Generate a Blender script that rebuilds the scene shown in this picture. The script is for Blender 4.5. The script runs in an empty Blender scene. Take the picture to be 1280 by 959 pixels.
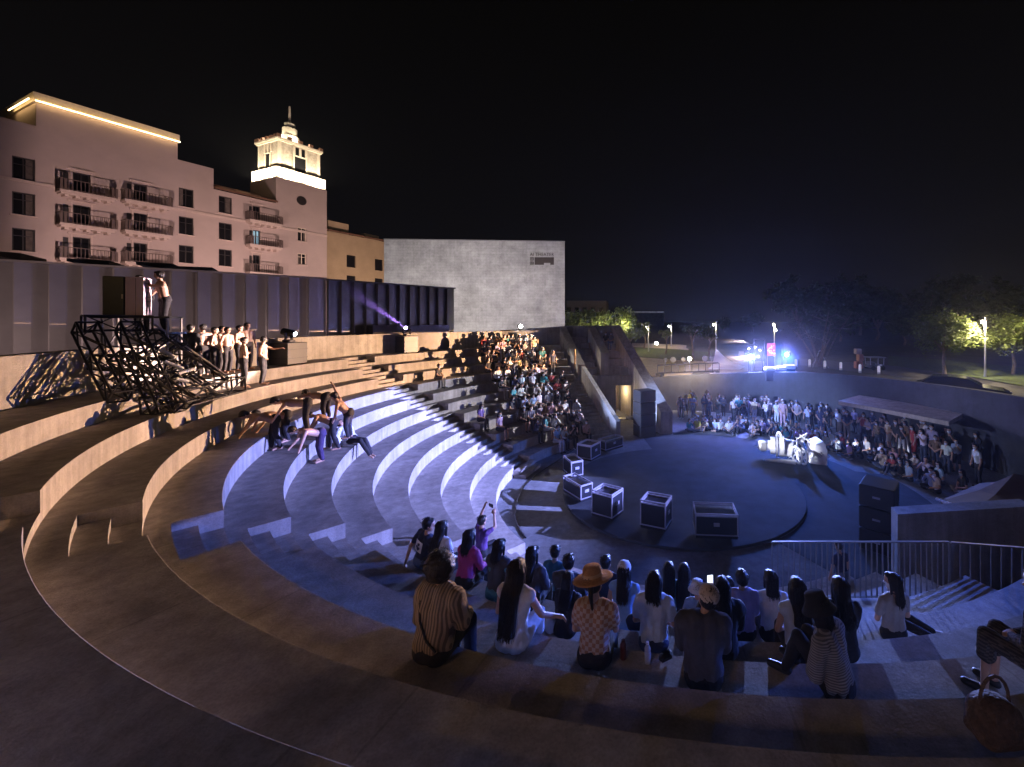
import bpy, bmesh, math, random
from mathutils import Vector, Matrix, noise
rnd = random.Random(11)
SC = bpy.context.scene
COL = SC.collection
PI = math.pi
R_ = math.radians
# ---------------------------------------------------------------- camera and pixel helpers (photo pixels of 1280x959)
F, PX, PY, CZ = 514.0, 784.0, 401.5, 6.80
def at_z(px, py, z):
    Y = F*(CZ-z)/(py-PY)
    return Vector(((px-PX)/F*Y, Y, z))
def at_y(px, py, Y):
    return Vector(((px-PX)/F*Y, Y, CZ-(py-PY)*Y/F))
CX, CY = 2.18, 16.87
def pol(r, deg, z=0.0):
    a = R_(deg)
    return Vector((CX+r*math.cos(a), CY+r*math.sin(a), z))
def on_ring(px, r, far=False):
    """point of image column px on the circle of radius r round the stage centre"""
    u = (px-PX)/F
    A = 1+u*u; B = -2*(u*CX+CY); Cc = CX*CX+CY*CY-r*r
    d = math.sqrt(max(0, B*B-4*A*Cc))
    Y = (-B+(d if far else -d))/(2*A)
    return Vector((u*Y, Y, 0))
cam = bpy.data.cameras.new('camera'); camo = bpy.data.objects.new('camera', cam); COL.objects.link(camo)
camo.location = (0, 0, CZ); camo.rotation_euler = (R_(90), 0, 0)
cam.sensor_fit = 'HORIZONTAL'; cam.sensor_width = 36.0; cam.lens = 36.0*F/1280
cam.shift_x = (640-PX)/1280; cam.shift_y = -(479.5-PY)/1280
cam.clip_start = 0.05; cam.clip_end = 3000
SC.camera = camo
SC.render.resolution_x, SC.render.resolution_y = 1024, 767
# ---------------------------------------------------------------- mesh builder
class MB:
    def __init__(s): s.v=[]; s.f=[]; s.m=[]
    def add(s, vs, fs, m=0):
        o=len(s.v); s.v += [tuple(p) for p in vs]
        s.f += [tuple(i+o for i in f) for f in fs]; s.m += [m]*len(fs); return s
    def box(s, c, size, rot=0.0, m=0, bev=0.0, tilt=None):
        sx,sy,sz=[k/2 for k in size]
        M = Matrix.Rotation(rot,3,'Z')
        if tilt is not None: M = M @ tilt
        c=Vector(c)
        if bev<=0:
            P=[c+M@Vector((x*sx,y*sy,z*sz)) for z in (-1,1) for x,y in ((-1,-1),(1,-1),(1,1),(-1,1))]
            return s.add(P,[(3,2,1,0),(4,5,6,7),(0,1,5,4),(1,2,6,5),(2,3,7,6),(3,0,4,7)],m)
        b=min(bev,sx*.9,sy*.9,sz*.9); P=[]
        for z,ins in ((-sz,b),(-sz+b,0),(sz-b,0),(sz,b)):
            X=sx-ins; Y=sy-ins
            for x,y in ((-X+b,-Y),(X-b,-Y),(X,-Y+b),(X,Y-b),(X-b,Y),(-X+b,Y),(-X,Y-b),(-X,-Y+b)):
                P.append(c+M@Vector((x,y,z)))
        fs=[tuple(reversed(range(8))), tuple(range(24,32))]
        for k in range(3):
            for i in range(8):
                j=(i+1)%8; fs.append((k*8+i,k*8+j,k*8+8+j,k*8+8+i))
        return s.add(P,fs,m)
    def prism(s, poly, z0, z1, m=0):
        """vertical prism over a plan polygon (counter-clockwise); z0, z1 numbers or lists"""
        n=len(poly)
        a=z0 if isinstance(z0,(list,tuple)) else [z0]*n
        b=z1 if isinstance(z1,(list,tuple)) else [z1]*n
        P=[(p[0],p[1],a[i]) for i,p in enumerate(poly)]+[(p[0],p[1],b[i]) for i,p in enumerate(poly)]
        fs=[tuple(reversed(range(n))),tuple(range(n,2*n))]
        for i in range(n):
            j=(i+1)%n; fs.append((i,j,n+j,n+i))
        return s.add(P,fs,m)
    def extrude(s, poly, vec, m=0):
        n=len(poly); vec=Vector(vec)
        P=[Vector(p) for p in poly]+[Vector(p)+vec for p in poly]
        fs=[tuple(reversed(range(n))),tuple(range(n,2*n))]
        for i in range(n):
            j=(i+1)%n; fs.append((i,j,n+j,n+i))
        return s.add(P,fs,m)
    def tube(s, p1, p2, r1, r2=None, seg=8, m=0, caps=True):
        p1=Vector(p1); p2=Vector(p2); r2=r1 if r2 is None else r2
        d=(p2-p1)
        if d.length<1e-6: return s
        d.normalize(); a=d.orthogonal().normalized(); b=d.cross(a)
        P=[]
        for p,r in ((p1,r1),(p2,r2)):
            for k in range(seg):
                t=2*PI*k/seg; P.append(p+(a*math.cos(t)+b*math.sin(t))*r)
        fs=[(k,(k+1)%seg,seg+(k+1)%seg,seg+k) for k in range(seg)]
        if caps: fs += [tuple(reversed(range(seg))),tuple(range(seg,2*seg))]
        return s.add(P,fs,m)
    def path(s, pts, r, seg=8, m=0):
        for a,b in zip(pts[:-1],pts[1:]): s.tube(a,b,r,r,seg,m)
        return s
    def sphere(s, c, r, seg=12, rings=8, m=0, M=None):
        c=Vector(c); r=Vector((r,r,r)) if not hasattr(r,'__len__') else Vector(r)
        P=[]; fs=[]
        for i in range(1,rings):
            t=PI*i/rings
            for k in range(seg):
                f=2*PI*k/seg
                q=Vector((r.x*math.sin(t)*math.cos(f),r.y*math.sin(t)*math.sin(f),r.z*math.cos(t)))
                if M is not None: q=M@q
                P.append(c+q)
        q=Vector((0,0,r.z)); q2=-q
        if M is not None: q=M@q; q2=M@q2
        P += [c+q, c+q2]; T=len(P)-2; B=len(P)-1
        for i in range(rings-2):
            for k in range(seg):
                a=i*seg+k; b=i*seg+(k+1)%seg
                fs.append((a,a+seg,b+seg,b))
        for k in range(seg):
            fs.append((T,k,(k+1)%seg)); o=(rings-2)*seg
            fs.append((B,o+(k+1)%seg,o+k))
        return s.add(P,fs,m)
    def capsule(s, p1, p2, r1, r2=None, seg=12, m=0):
        p1=Vector(p1); p2=Vector(p2); r2=r1 if r2 is None else r2
        d=p2-p1; L=d.length
        d = d/L if L>1e-6 else Vector((0,0,1))
        a=d.orthogonal().normalized(); b=d.cross(a)
        rings=[]
        for t in (-80,-50,-20,0): rings.append((p1+d*(r1*math.sin(R_(t))), r1*math.cos(R_(t))))
        for t in (0,20,50,80): rings.append((p2+d*(r2*math.sin(R_(t))), r2*math.cos(R_(t))))
        P=[]
        for p,r in rings:
            for k in range(seg):
                t=2*PI*k/seg; P.append(p+(a*math.cos(t)+b*math.sin(t))*r)
        fs=[]
        for i in range(len(rings)-1):
            for k in range(seg):
                j=(k+1)%seg; fs.append((i*seg+k,i*seg+j,(i+1)*seg+j,(i+1)*seg+k))
        n=len(rings)
        fs += [tuple(reversed(range(seg))), tuple(range((n-1)*seg,n*seg))]
        return s.add(P,fs,m)
    def lathe(s, prof, c=(0,0,0), seg=16, m=0):
        c=Vector(c); P=[]; fs=[]
        for r,z in prof:
            for k in range(seg):
                t=2*PI*k/seg; P.append(c+Vector((max(r,1e-4)*math.cos(t),max(r,1e-4)*math.sin(t),z)))
        for i in range(len(prof)-1):
            for k in range(seg):
                j=(k+1)%seg; fs.append((i*seg+k,i*seg+j,(i+1)*seg+j,(i+1)*seg+k))
        fs += [tuple(reversed(range(seg))), tuple(range((len(prof)-1)*seg,len(prof)*seg))]
        return s.add(P,fs,m)
    def mesh(s, name, mats, smooth=False, org=None):
        me=bpy.data.meshes.new(name)
        vs=s.v if org is None else [(p[0]-org[0],p[1]-org[1],p[2]-org[2]) for p in s.v]
        me.from_pydata(vs,[],s.f)
        for mt in (mats if isinstance(mats,(list,tuple)) else [mats]): me.materials.append(mt)
        if any(s.m): me.polygons.foreach_set('material_index', s.m)
        if smooth: me.polygons.foreach_set('use_smooth',[True]*len(me.polygons))
        me.update(); return me
    def build(s, name, mats, parent=None, smooth=False, org=None):
        """world-space vertices -> one object; origin at the parent's base (or org)"""
        o0 = ORG[parent] if parent is not None else (Vector(org) if org is not None else Vector((0,0,0)))
        o=bpy.data.objects.new(name, s.mesh(name,mats,smooth,o0)); COL.objects.link(o)
        if parent is not None: o.parent=parent
        else: o.location=o0
        ORG[o]=o0; return o
class _Org(dict):
    def __getitem__(s,k): return dict.__getitem__(s,k.name)
    def __setitem__(s,k,v): dict.__setitem__(s,k.name,Vector(v))
ORG=_Org()
USED={}
def tag(o, label=None, cat=None, group=None, kind=None):
    if label: o['label']=label; USED.setdefault(label,[]).append(o.name)
    if cat: o['category']=cat
    if group: o['group']=group
    if kind: o['kind']=kind
    return o
def thing(name, label, cat, loc=(0,0,0), group=None):
    o=bpy.data.objects.new(name,None); COL.objects.link(o); o.location=loc; o.empty_display_size=.2
    ORG[o]=loc; return tag(o,label,cat,group)
def copy_tree(o, parent=None):
    c=o.copy(); COL.objects.link(c)
    if parent is not None: c.parent=parent
    ORG[c]=ORG[o]
    for ch in list(o.children): copy_tree(ch,c)
    return c
# ---------------------------------------------------------------- materials
def srgb(r,g,b):
    f=lambda c:(c/255/12.92) if c/255<=.04045 else ((c/255+.055)/1.055)**2.4
    return (f(r),f(g),f(b),1)
MATS={}
def nt(name):
    m=bpy.data.materials.new(name); m.use_nodes=True; t=m.node_tree
    b=next(n for n in t.nodes if n.type=='BSDF_PRINCIPLED'); return m,t,b
def mat(name, col, rough=.6, metal=0.0, var=.15, scale=6.0, bump=0.0, bscale=30.0, emit=None, estr=0.0, spec=.5, alpha=None, trans=0.0, coat=0.0):
    if name in MATS: return MATS[name]
    m,t,b=nt(name); N=t.nodes; L=t.links
    c=tuple(col[:3])+(1,)
    b.inputs['Roughness'].default_value=rough; b.inputs['Metallic'].default_value=metal
    b.inputs['Specular IOR Level'].default_value=spec
    if coat: b.inputs['Coat Weight'].default_value=coat
    if trans: b.inputs['Transmission Weight'].default_value=trans
    tc=N.new('ShaderNodeTexCoord')
    if var>0:
        n=N.new('ShaderNodeTexNoise'); n.inputs['Scale'].default_value=scale; n.inputs['Detail'].default_value=6; n.inputs['Roughness'].default_value=.62
        L.new(tc.outputs['Object'],n.inputs['Vector'])
        r=N.new('ShaderNodeMapRange'); r.inputs[1].default_value=.3; r.inputs[2].default_value=.7; r.inputs[3].default_value=1-var; r.inputs[4].default_value=1+var
        L.new(n.outputs['Fac'],r.inputs[0])
        mx=N.new('ShaderNodeVectorMath'); mx.operation='SCALE'; mx.inputs[0].default_value=c[:3]
        L.new(r.outputs[0],mx.inputs['Scale']); L.new(mx.outputs[0],b.inputs['Base Color'])
    else: b.inputs['Base Color'].default_value=c
    if bump>0:
        n2=N.new('ShaderNodeTexNoise'); n2.inputs['Scale'].default_value=bscale; n2.inputs['Detail'].default_value=5
        L.new(tc.outputs['Object'],n2.inputs['Vector'])
        bp=N.new('ShaderNodeBump'); bp.inputs['Strength'].default_value=bump; bp.inputs['Distance'].default_value=.02
        L.new(n2.outputs['Fac'],bp.inputs['Height']); L.new(bp.outputs[0],b.inputs['Normal'])
    if emit is not None:
        b.inputs['Emission Color'].default_value=tuple(emit[:3])+(1,); b.inputs['Emission Strength'].default_value=estr
    MATS[name]=m; return m
def concrete(name, col, joint=None, streak=.25, polar=False):
    """poured concrete: cloudy tone, fine pores, vertical run-off streaks; optional radial joints"""
    if name in MATS: return MATS[name]
    m,t,b=nt(name); N=t.nodes; L=t.links
    tc=N.new('ShaderNodeNewGeometry'); P=tc.outputs['Position']
    def noisen(scale,detail=6,rough=.6,vec=None):
        n=N.new('ShaderNodeTexNoise'); n.inputs['Scale'].default_value=scale; n.inputs['Detail'].default_value=detail; n.inputs['Roughness'].default_value=rough
        L.new(vec or P,n.inputs['Vector']); return n.outputs['Fac']
    def rng(x,a,b_,c,d):
        r=N.new('ShaderNodeMapRange'); r.inputs[1].default_value=a; r.inputs[2].default_value=b_; r.inputs[3].default_value=c; r.inputs[4].default_value=d
        L.new(x,r.inputs[0]); return r.outputs[0]
    def mul(x,y):
        k=N.new('ShaderNodeMath'); k.operation='MULTIPLY'; L.new(x,k.inputs[0]); L.new(y,k.inputs[1]); return k.outputs[0]
    f=rng(noisen(.55,8,.65),.3,.7,.66,1.22)
    f=mul(f,rng(noisen(1.7,9,.75),.52,.66,1.0,.80))
    f=mul(f,rng(noisen(3.2,8,.7),.3,.72,.84,1.12))
    f=mul(f,rng(noisen(45,3,.6),.25,.6,.78,1.06))
    vo=N.new('ShaderNodeTexVoronoi'); vo.inputs['Scale'].default_value=2.3; L.new(P,vo.inputs['Vector'])
    f=mul(f,rng(vo.outputs['Distance'],.035,.055,.62,1.0))
    sc=N.new('ShaderNodeVectorMath'); sc.operation='MULTIPLY'; sc.inputs[1].default_value=(5,5,.25); L.new(P,sc.inputs[0])
    f=mul(f,rng(noisen(1.0,5,.6,sc.outputs[0]),.35,.7,1-streak,1+streak*.4))
    if polar:
        s2=N.new('ShaderNodeVectorMath'); s2.operation='SUBTRACT'; s2.inputs[1].default_value=(CX,CY,0); L.new(P,s2.inputs[0])
        sp=N.new('ShaderNodeSeparateXYZ'); L.new(s2.outputs[0],sp.inputs[0])
        at=N.new('ShaderNodeMath'); at.operation='ARCTAN2'; L.new(sp.outputs['Y'],at.inputs[0]); L.new(sp.outputs['X'],at.inputs[1])
        k=N.new('ShaderNodeMath'); k.operation='MULTIPLY'; k.inputs[1].default_value=polar; L.new(at.outputs[0],k.inputs[0])
        fr=N.new('ShaderNodeMath'); fr.operation='FRACT'; L.new(k.outputs[0],fr.inputs[0])
        pp=N.new('ShaderNodeMath'); pp.operation='PINGPONG'; pp.inputs[1].default_value=.5; L.new(fr.outputs[0],pp.inputs[0])
        f=mul(f,rng(pp.outputs[0],.0025,.005,.78,1.0))
    vm=N.new('ShaderNodeVectorMath'); vm.operation='SCALE'; vm.inputs[0].default_value=tuple(col[:3]); L.new(f,vm.inputs['Scale'])
    L.new(vm.outputs[0],b.inputs['Base Color'])
    b.inputs['Roughness'].default_value=.78; b.inputs['Specular IOR Level'].default_value=.35
    bp=N.new('ShaderNodeBump'); bp.inputs['Strength'].default_value=.25; bp.inputs['Distance'].default_value=.02
    L.new(noisen(28,6,.7),bp.inputs['Height']); L.new(bp.outputs[0],b.inputs['Normal'])
    MATS[name]=m; return m
# ---------------------------------------------------------------- lights
def lamp(name, typ, loc, energy, col, radius=.1, target=None, spot=60, blend=.3):
    l=bpy.data.lights.new(name,typ); l.energy=energy; l.color=col[:3]
    if typ in('POINT','SPOT'): l.shadow_soft_size=radius
    if typ=='SPOT': l.spot_size=R_(spot); l.spot_blend=blend
    o=bpy.data.objects.new(name,l); COL.objects.link(o); o.location=loc
    if target is not None:
        o.rotation_euler=(Vector(target)-Vector(loc)).to_track_quat('-Z','Y').to_euler()
    return o
# ================================================================ setting: ground, plaza, stage, seating
RI=[16.05,15.18,14.28,13.39,12.49,11.62,10.73,9.85,8.95,8.07,7.20]
ZI=[.45*(11-i) for i in range(11)]
RW=17.22
CONC=concrete('seating_concrete',(.36,.33,.295),polar=4.9)
CONCW=concrete('wall_concrete',(.34,.32,.29))
CONCD=concrete('dark_concrete',(.19,.185,.18))
PLAZA=concrete('plaza_concrete',(.17,.18,.185),polar=2.6)
STAGE=mat('stage_vinyl',(.027,.034,.042),.85,var=.5,scale=1.1,bump=.15,bscale=9)
A_END, A_FAR = 297.0, 122.2
AISLES=[(166.0,.78),(231.0,.80)]
amph=thing('seating_terrace','curved concrete seating terrace of eleven tiers around the round stage','seating terrace',(CX,CY,0))
def tier(i):
    R0=RI[i]; R1=(RI[i-1] if i else RW)+.03; z=ZI[i]; zb=z-.47
    mb=MB()
    e=.003
    prof_n=[(R0,zb),(R0,z-e),(R0+e,z),(R1,z)]
    prof_a=[(R0,zb),(R0,z-.30),(R0+.30,z-.30),(R0+.30,z-.15),(R0+.60,z-.15),(R0+.60,z),(R1,z)]
    cuts=[]
    for a,hw in AISLES:
        d=math.degrees(math.asin(hw/(R0+.3))); cuts.append((a-d,a+d))
    secs=[]; cur=A_FAR
    for a,b in cuts:
        secs.append((cur,a,prof_n)); secs.append((a,b,prof_a)); cur=b
    secs.append((cur,A_END,prof_n))
    d=math.degrees(math.asin(1.28/(R0+.3)))
    secs.insert(0,(A_FAR-d,A_FAR,prof_a))
    for a,b,prof in secs:
        n=max(1,int((b-a)/1.1)); np_=len(prof)
        P=[]; fs=[]
        for k in range(n+1):
            t=a+(b-a)*k/n
            for r,zz in prof: P.append(pol(r,t,zz))
        for k in range(n):
            for j in range(np_-1):
                p=k*np_+j; fs.append((p,p+np_,p+np_+1,p+1))
        mb.add(P,[tuple(reversed(f)) for f in fs])
    # cheeks of the stair notches
    for ang in [x for c in cuts for x in c]+[A_FAR]:
        mb.add([pol(r,ang,zz) for r,zz in ((R0,z-.30),(R0+.30,z-.30),(R0+.30,z-.15),(R0+.60,z-.15),(R0+.60,z),(R0+e,z),(R0,z-e))],[(0,1,2,3,4,5,6)])
    mb.add([pol(R0,A_END,zb),pol(R0,A_END,z),pol(R1,A_END,z),pol(R1,A_END,zb)],[(0,1,2,3)])
    return mb.build('tier',CONC,amph)
for i in range(11): tier(i)
# two loose steps down to the floor at the middle aisle
sb=MB()
for r0,r1,z1 in ((6.62,7.19,.15),(6.92,7.19,.30)):
    d=math.degrees(.78/7.0)
    P=[pol(r0,166-d),pol(r1,166-d),pol(r1,166+d),pol(r0,166+d)]
    sb.prism([(p.x,p.y) for p in P],.004,z1 if r0<6.9 else z1)
sb.build('bottom_step',CONC,amph)
# back wall of the terrace
def arc_wall(r0,r1,a0,a1,z0,z1,step=1.2):
    mb=MB(); n=max(2,int((a1-a0)/step)); P=[]; fs=[]
    for k in range(n+1):
        t=a0+(a1-a0)*k/n
        for r,z in ((r0,z0),(r0,z1-.012),(r0+.012,z1),(r1-.012,z1),(r1,z1-.012),(r1,z0)): P.append(pol(r,t,z))
    for k in range(n):
        for j in range(5):
            p=k*6+j; fs.append((p+1,p+7,p+6,p))
    fs.append(tuple(range(6))); fs.append(tuple(reversed(range(n*6,n*6+6))))
    mb.add(P,fs); return mb
bw=arc_wall(RW,RW+.35,126.2,254,3.8,6.07).build('back_wall',CONCW)
tag(bw,'long curved concrete back wall behind the top tier of the terrace','wall')
# ground
g=MB(); g.add([(-900,-300,-.35),(900,-300,-.35),(900,1500,-.35),(-900,1500,-.35)],[(0,1,2,3)])
tag(g.build('ground',mat('soil',(.06,.055,.045),.95,var=.3,scale=.3)),kind='structure')
# terrace earth outside the bowl, west side, level with the top tier
g=MB()
ring=[pol(RW+.2,a) for a in range(118,262,4)]
out=[(ring[-1].x-.5,-12),(-95,-12),(-95,120),(-3,120)]
g.add([(p.x,p.y,4.93) for p in ring]+[(x,y,4.93) for x,y in out],[tuple(reversed(range(len(ring)+4)))])
tag(g.build('upper_ground',mat('paving_dark',(.1,.095,.085),.9,var=.25,scale=.8)),kind='structure')
# plaza floor and round stage
g=MB(); n=96
g.add([pol(15.2,360*k/n,0) for k in range(n)],[tuple(range(n))])
tag(g.build('plaza_floor',PLAZA),kind='structure')
st=MB().lathe([(4.72,0.004),(4.76,.010),(4.76,.085),(4.745,.095),(0,.095)],(CX,CY,0),96)
tag(st.build('stage_floor',STAGE),kind='structure')
# dark dance floor beyond the disc towards the crowd
g=MB(); P=[pol(4.78,a,.012) for a in range(-60,101,4)]+[pol(8.3 if a>10 else 9.3,a,.012) for a in range(100,-61,-4)]
k=len(P)//2
g.add(P,[(i,2*k-1-i,2*k-2-i,i+1) for i in range(k-1)])
tag(g.build('dance_floor',STAGE),kind='structure')
# ================================================================ hotel, walls, theatre
PINK=mat('render_plaster',(.46,.375,.345),.85,var=.07,scale=.5,bump=.12,bscale=18)
TRIM=mat('plaster_trim',(.55,.45,.40),.8,var=.08)
STONE=mat('tower_stone',(.42,.37,.30),.85,var=.35,scale=3,bump=.5,bscale=6)
CREAM=mat('cream_render',(.62,.55,.44),.8,var=.08)
FRAME=mat('dark_frame',(.025,.022,.022),.5,var=0)
GLASS=mat('night_glass',(.012,.012,.014),.08,var=.4,scale=.6,spec=.6)
ROOFT=mat('roof_tile',(.16,.08,.05),.8,var=.3,scale=4,bump=.4,bscale=12)
BRZ=mat('bronze_rail',(.12,.085,.075),.5,var=0)
IRON=mat('black_iron',(.02,.02,.022),.45,metal=.6,var=0)
LEDW=mat('warm_led',(.8,.6,.3),emit=(1,.66,.28),estr=14,var=0)
KF=69.07
FS=Vector((.3872,.9220,0)); FN=Vector((.9220,-.3872,0)); FA=Vector((-53.7,36.6,0))
def fY(px): return KF/(.42-(px-PX)/F)
def fs(px):
    u=(px-PX)/F; Y=KF/(.42-u); return (Vector((u*Y,Y,0))-FA).dot(FS)
def fz(px,py): return CZ-(py-PY)*fY(px)/F
def fp(s,d,z): return FA+FS*s+FN*d+Vector((0,0,z))
def fbox(mb,s0,s1,d0,d1,z0,z1,m=0):
    P=[fp(s,d,z) for z in (z0,z1) for s,d in ((s0,d1),(s1,d1),(s1,d0),(s0,d0))]
    mb.add(P,[(3,2,1,0),(4,5,6,7),(0,1,5,4),(1,2,6,5),(2,3,7,6),(3,0,4,7)],m)
def holed(mb,s0,s1,z0,z1,holes,d=0.0,rev=.22,m=0):
    """wall panel with rectangular openings and their reveals"""
    S=sorted({s0,s1}|{x for h in holes for x in h[:2] if s0<x<s1}); Z=sorted({z0,z1}|{x for h in holes for x in h[2:4] if z0<x<z1})
    for a,b in zip(S[:-1],S[1:]):
        for c,e in zip(Z[:-1],Z[1:]):
            sm,zm=(a+b)/2,(c+e)/2
            if any(h[0]<sm<h[1] and h[2]<zm<h[3] for h in holes): continue
            mb.add([fp(a,d,c),fp(b,d,c),fp(b,d,e),fp(a,d,e)],[(0,1,2,3)],m)
    for a,b,c,e in holes:
        q=d-rev
        mb.add([fp(a,d,c),fp(b,d,c),fp(b,d,e),fp(a,d,e),fp(a,q,c),fp(b,q,c),fp(b,q,e),fp(a,q,e)],[(0,4,5,1),(1,5,6,2),(2,6,7,3),(3,7,4,0)],m)
hotel=thing('hotel','pale pink plaster hotel with balconies and a floodlit stone bell tower on the left','hotel',fp(0,0,4.9))
def win_rect(px0,px1,py0,py1):
    return (fs(px0),fs(px1),fz((px0+px1)/2,py1),fz((px0+px1)/2,py0))
wins=[]; doors=[]
for r in ((197,225),(241,269),(286,314),(331,358)): wins.append(win_rect(15,44,*r))
for r in ((236,259),(271.5,293.5),(307,329)): wins.append(win_rect(223.5,242,*r))
for r in ((246,267),(279,300),(312,333)): wins.append(win_rect(273.5,290,*r))
tw=[win_rect(372,383,*r) for r in ((285,302),(317,331),(346,360))]
for r in ((217,243),(257,283),(297,325)): doors.append(win_rect(91,113,*r)+(68.5,140))
for r in ((231,254),(267,291),(304,329)): doors.append(win_rect(167,184,*r)+(150,209))
for r in ((258,277),(288,307),(319,341)): doors.append(win_rect(316,325,*r)+(306,347))
allh=wins+[d[:4] for d in doors]
sa,sb_,sc_,sd,se,st_=fs(-90),fs(45),fs(222),fs(267),fs(345),fs(408.5)
W=MB()
segs=[(sa,sb_,24.45),(sb_,sc_,26.6),(sc_,sd,24.75),(sd,se,22.35)]
for a,b,zt in segs:
    hs=[h for h in allh if a<(h[0]+h[1])/2<b]
    holed(W,a,b,4.5,zt,hs)
    P=[fp(a,0,zt),fp(b,0,zt),fp(b,-9,zt),fp(a,-9,zt)]
    W.add(P,[(0,1,2,3)])
for s,z0,z1 in ((sb_,20,26.6),(sc_,20,26.6),(sd,20,24.75)):
    W.add([fp(s,0,z0),fp(s,-9,z0),fp(s,-9,z1),fp(s,0,z1)],[(0,1,2,3)])
W.build('wall',PINK,hotel)
# string course, attic cap with its light strip, eave
T=MB(); zc=fz(0,221.5)
for a,b in ((sa,fs(68)),(fs(140.5),fs(149.5)),(fs(209.5),fs(306)),(fs(347.5),st_)):
    T=MB(); fbox(T,a,b,.002,.11,zc-.14,zc+.14); T.build('string_course',TRIM,hotel)
T=MB(); fbox(T,sb_-.15,sc_+.15,-9,.06,26.62,27.5); T.build('attic_cap',CREAM,hotel)
T=MB(); fbox(T,sb_-.1,sc_+.1,.30,.36,26.62,26.69); fbox(T,sb_-.47,sb_-.41,-5,.3,26.62,26.69); T.build('light_strip',LEDW,hotel)
T=MB()
P=[fp(sd-.0,.45,22.36),fp(se+.0,.45,22.36),fp(se,-5,24.0),fp(sd,-5,24.0)]
T.add(P+[p+Vector((0,0,.22)) for p in P],[(3,2,1,0),(4,5,6,7),(0,1,5,4),(1,2,6,5),(2,3,7,6),(3,0,4,7)])
T.build('roof',ROOFT,hotel)
for h in wins+tw+[]:
    a,b,c,e=h; f=MB(); g_=MB(); w=.09
    fbox(f,a,b,-.20,-.12,c,c+w); fbox(f,a,b,-.20,-.12,e-w,e)
    for x in (a,(a+b)/2-w/2,b-w): fbox(f,x,x+w,-.199,-.121,c,e)
    fbox(f,a,b,-.198,-.13,c+(e-c)*.66,c+(e-c)*.66+.06)
    fbox(g_,a,b,-.25,-.19,c,e)
    lit=h in tw
    o=f.build('window',CREAM if lit else FRAME,hotel)
    gl=g_.build('pane',GLASS,o)
    if rnd.random()<.6:
        cu_=MB(); wd=(b-a)*rnd.uniform(.18,.42); s_=a+.1 if rnd.random()<.5 else b-.1-wd
        fbox(cu_,s_,s_+wd,-.188,-.184,c+.1,e-.1); cu_.build('curtain',mat('dim_curtain',(.10,.082,.072),.9,var=.4,scale=3),o)
    s=MB(); fbox(s,a-.12,b+.12,0,.10,c-.14,c-.002); s.build('sill',TRIM,o)
LITROOM=mat('lit_room',(.2,.3,.34),emit=(.35,.62,.78),estr=.55,var=.6,scale=1.5)
for k,d in enumerate(doors):
    a,b,c,e,x0,x1=d; f=MB(); w=.09
    for x in (a,(a+b)/2-w/2,b-w): fbox(f,x,x+w,-.199,-.12,c,e)
    fbox(f,a,b,-.20,-.121,e-w,e); fbox(f,a,b,-.20,-.121,c,c+w)
    o=f.build('balcony_door',FRAME,hotel)
    g_=MB(); fbox(g_,a,b,-.25,-.19,c,e); g_.build('pane',LITROOM if k==7 else GLASS,o)
    s=MB(); fbox(s,a-.3,b+.3,0,.12,e+.22,e+.36); fbox(s,b+.02,b+.14,0,.06,c,e+.2); fbox(s,a-.14,a-.02,0,.06,c,e+.2); s.build('surround',TRIM,o)
    # balcony: corbelled slab and iron railing
    s0,s1=fs(x0),fs(x1); zb=c-.02; B=MB()
    fbox(B,s0,s1,.002,1.15,zb-.22,zb)
    fbox(B,s0+.1,s1-.1,.003,1.02,zb-.36,zb-.221)
    for q in range(5):
        sq=s0+.35+(s1-s0-.9)*q/4
        fbox(B,sq,sq+.24,.004,.85,zb-.56,zb-.361)
    bo=B.build('balcony',TRIM,hotel)
    r=MB(); n=int((s1-s0)/.24)
    fbox(r,s0+.03,s1-.03,1.05,1.11,zb+.98,zb+1.04); fbox(r,s0+.03,s1-.03,1.055,1.10,zb+.08,zb+.12)
    for q in range(n+1):
        sq=s0+.04+(s1-s0-.12)*q/n; fat=.16 if q in (0,1,n-1,n) else .035
        fbox(r,sq,sq+fat,1.06,1.095,zb+.02,zb+.98)
    for sq in (s0+.03,s1-.07):
        fbox(r,sq,sq+.04,.0,1.05,zb+.981,zb+1.039)
        for q in range(5): fbox(r,sq+.004,sq+.036,.1+q*.2,.13+q*.2,zb+.02,zb+.98)
    r.build('railing',BRZ,bo)
    if x0>300 or True:
        l=MB(); fbox(l,s0+.45,s0+.75,.002,.06,zb+.05,e-.15); l.build('shutter',FRAME,bo)
# tower
T=MB(); TD=6.0; z1=25.85
hs=tw
holed(T,se,st_,4.5,z1,hs,d=.0)
T.add([fp(se,0,4.5),fp(se,-TD,4.5),fp(se,-TD,z1),fp(se,0,z1)],[(0,1,2,3)])
T.add([fp(st_,0,4.5),fp(st_,-TD,4.5),fp(st_,-TD,z1),fp(st_,0,z1)],[(3,2,1,0)])
T.add([fp(se,0,z1),fp(st_,0,z1),fp(st_,-TD,z1),fp(se,-TD,z1)],[(0,1,2,3)])
tow=T.build('tower',PINK,hotel)
rw=MB(); c=fp(fs(377),.03,fz(377,251)); 
P=[c+FS*(.62*math.cos(2*PI*k/20))+Vector((0,0,.62*math.sin(2*PI*k/20))) for k in range(20)]
rw.extrude(P,FN*-.05); rw.build('round_window',FRAME,tow)
T=MB(); i=.18
fbox(T,se+.1,st_-.1,-TD+.1,-.1,z1+.002,z1+1.5)            # plinth
T.build('plinth',CREAM,tow)
b0,b1=se+.62,st_-.62; zb=z1+1.5; zt=31.0
T=MB(); fbox(T,b0,b1,-TD+.62,-.62,zb,zt); bel=T.build('belfry',STONE,hotel)
T=MB()
for s in (b0-.03,b1-.27):
    for d in (-.86,-TD+.59): fbox(T,s,s+.3,d,d+.3,zb+.001,zt-.002)
sm=(b0+b1)/2
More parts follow.
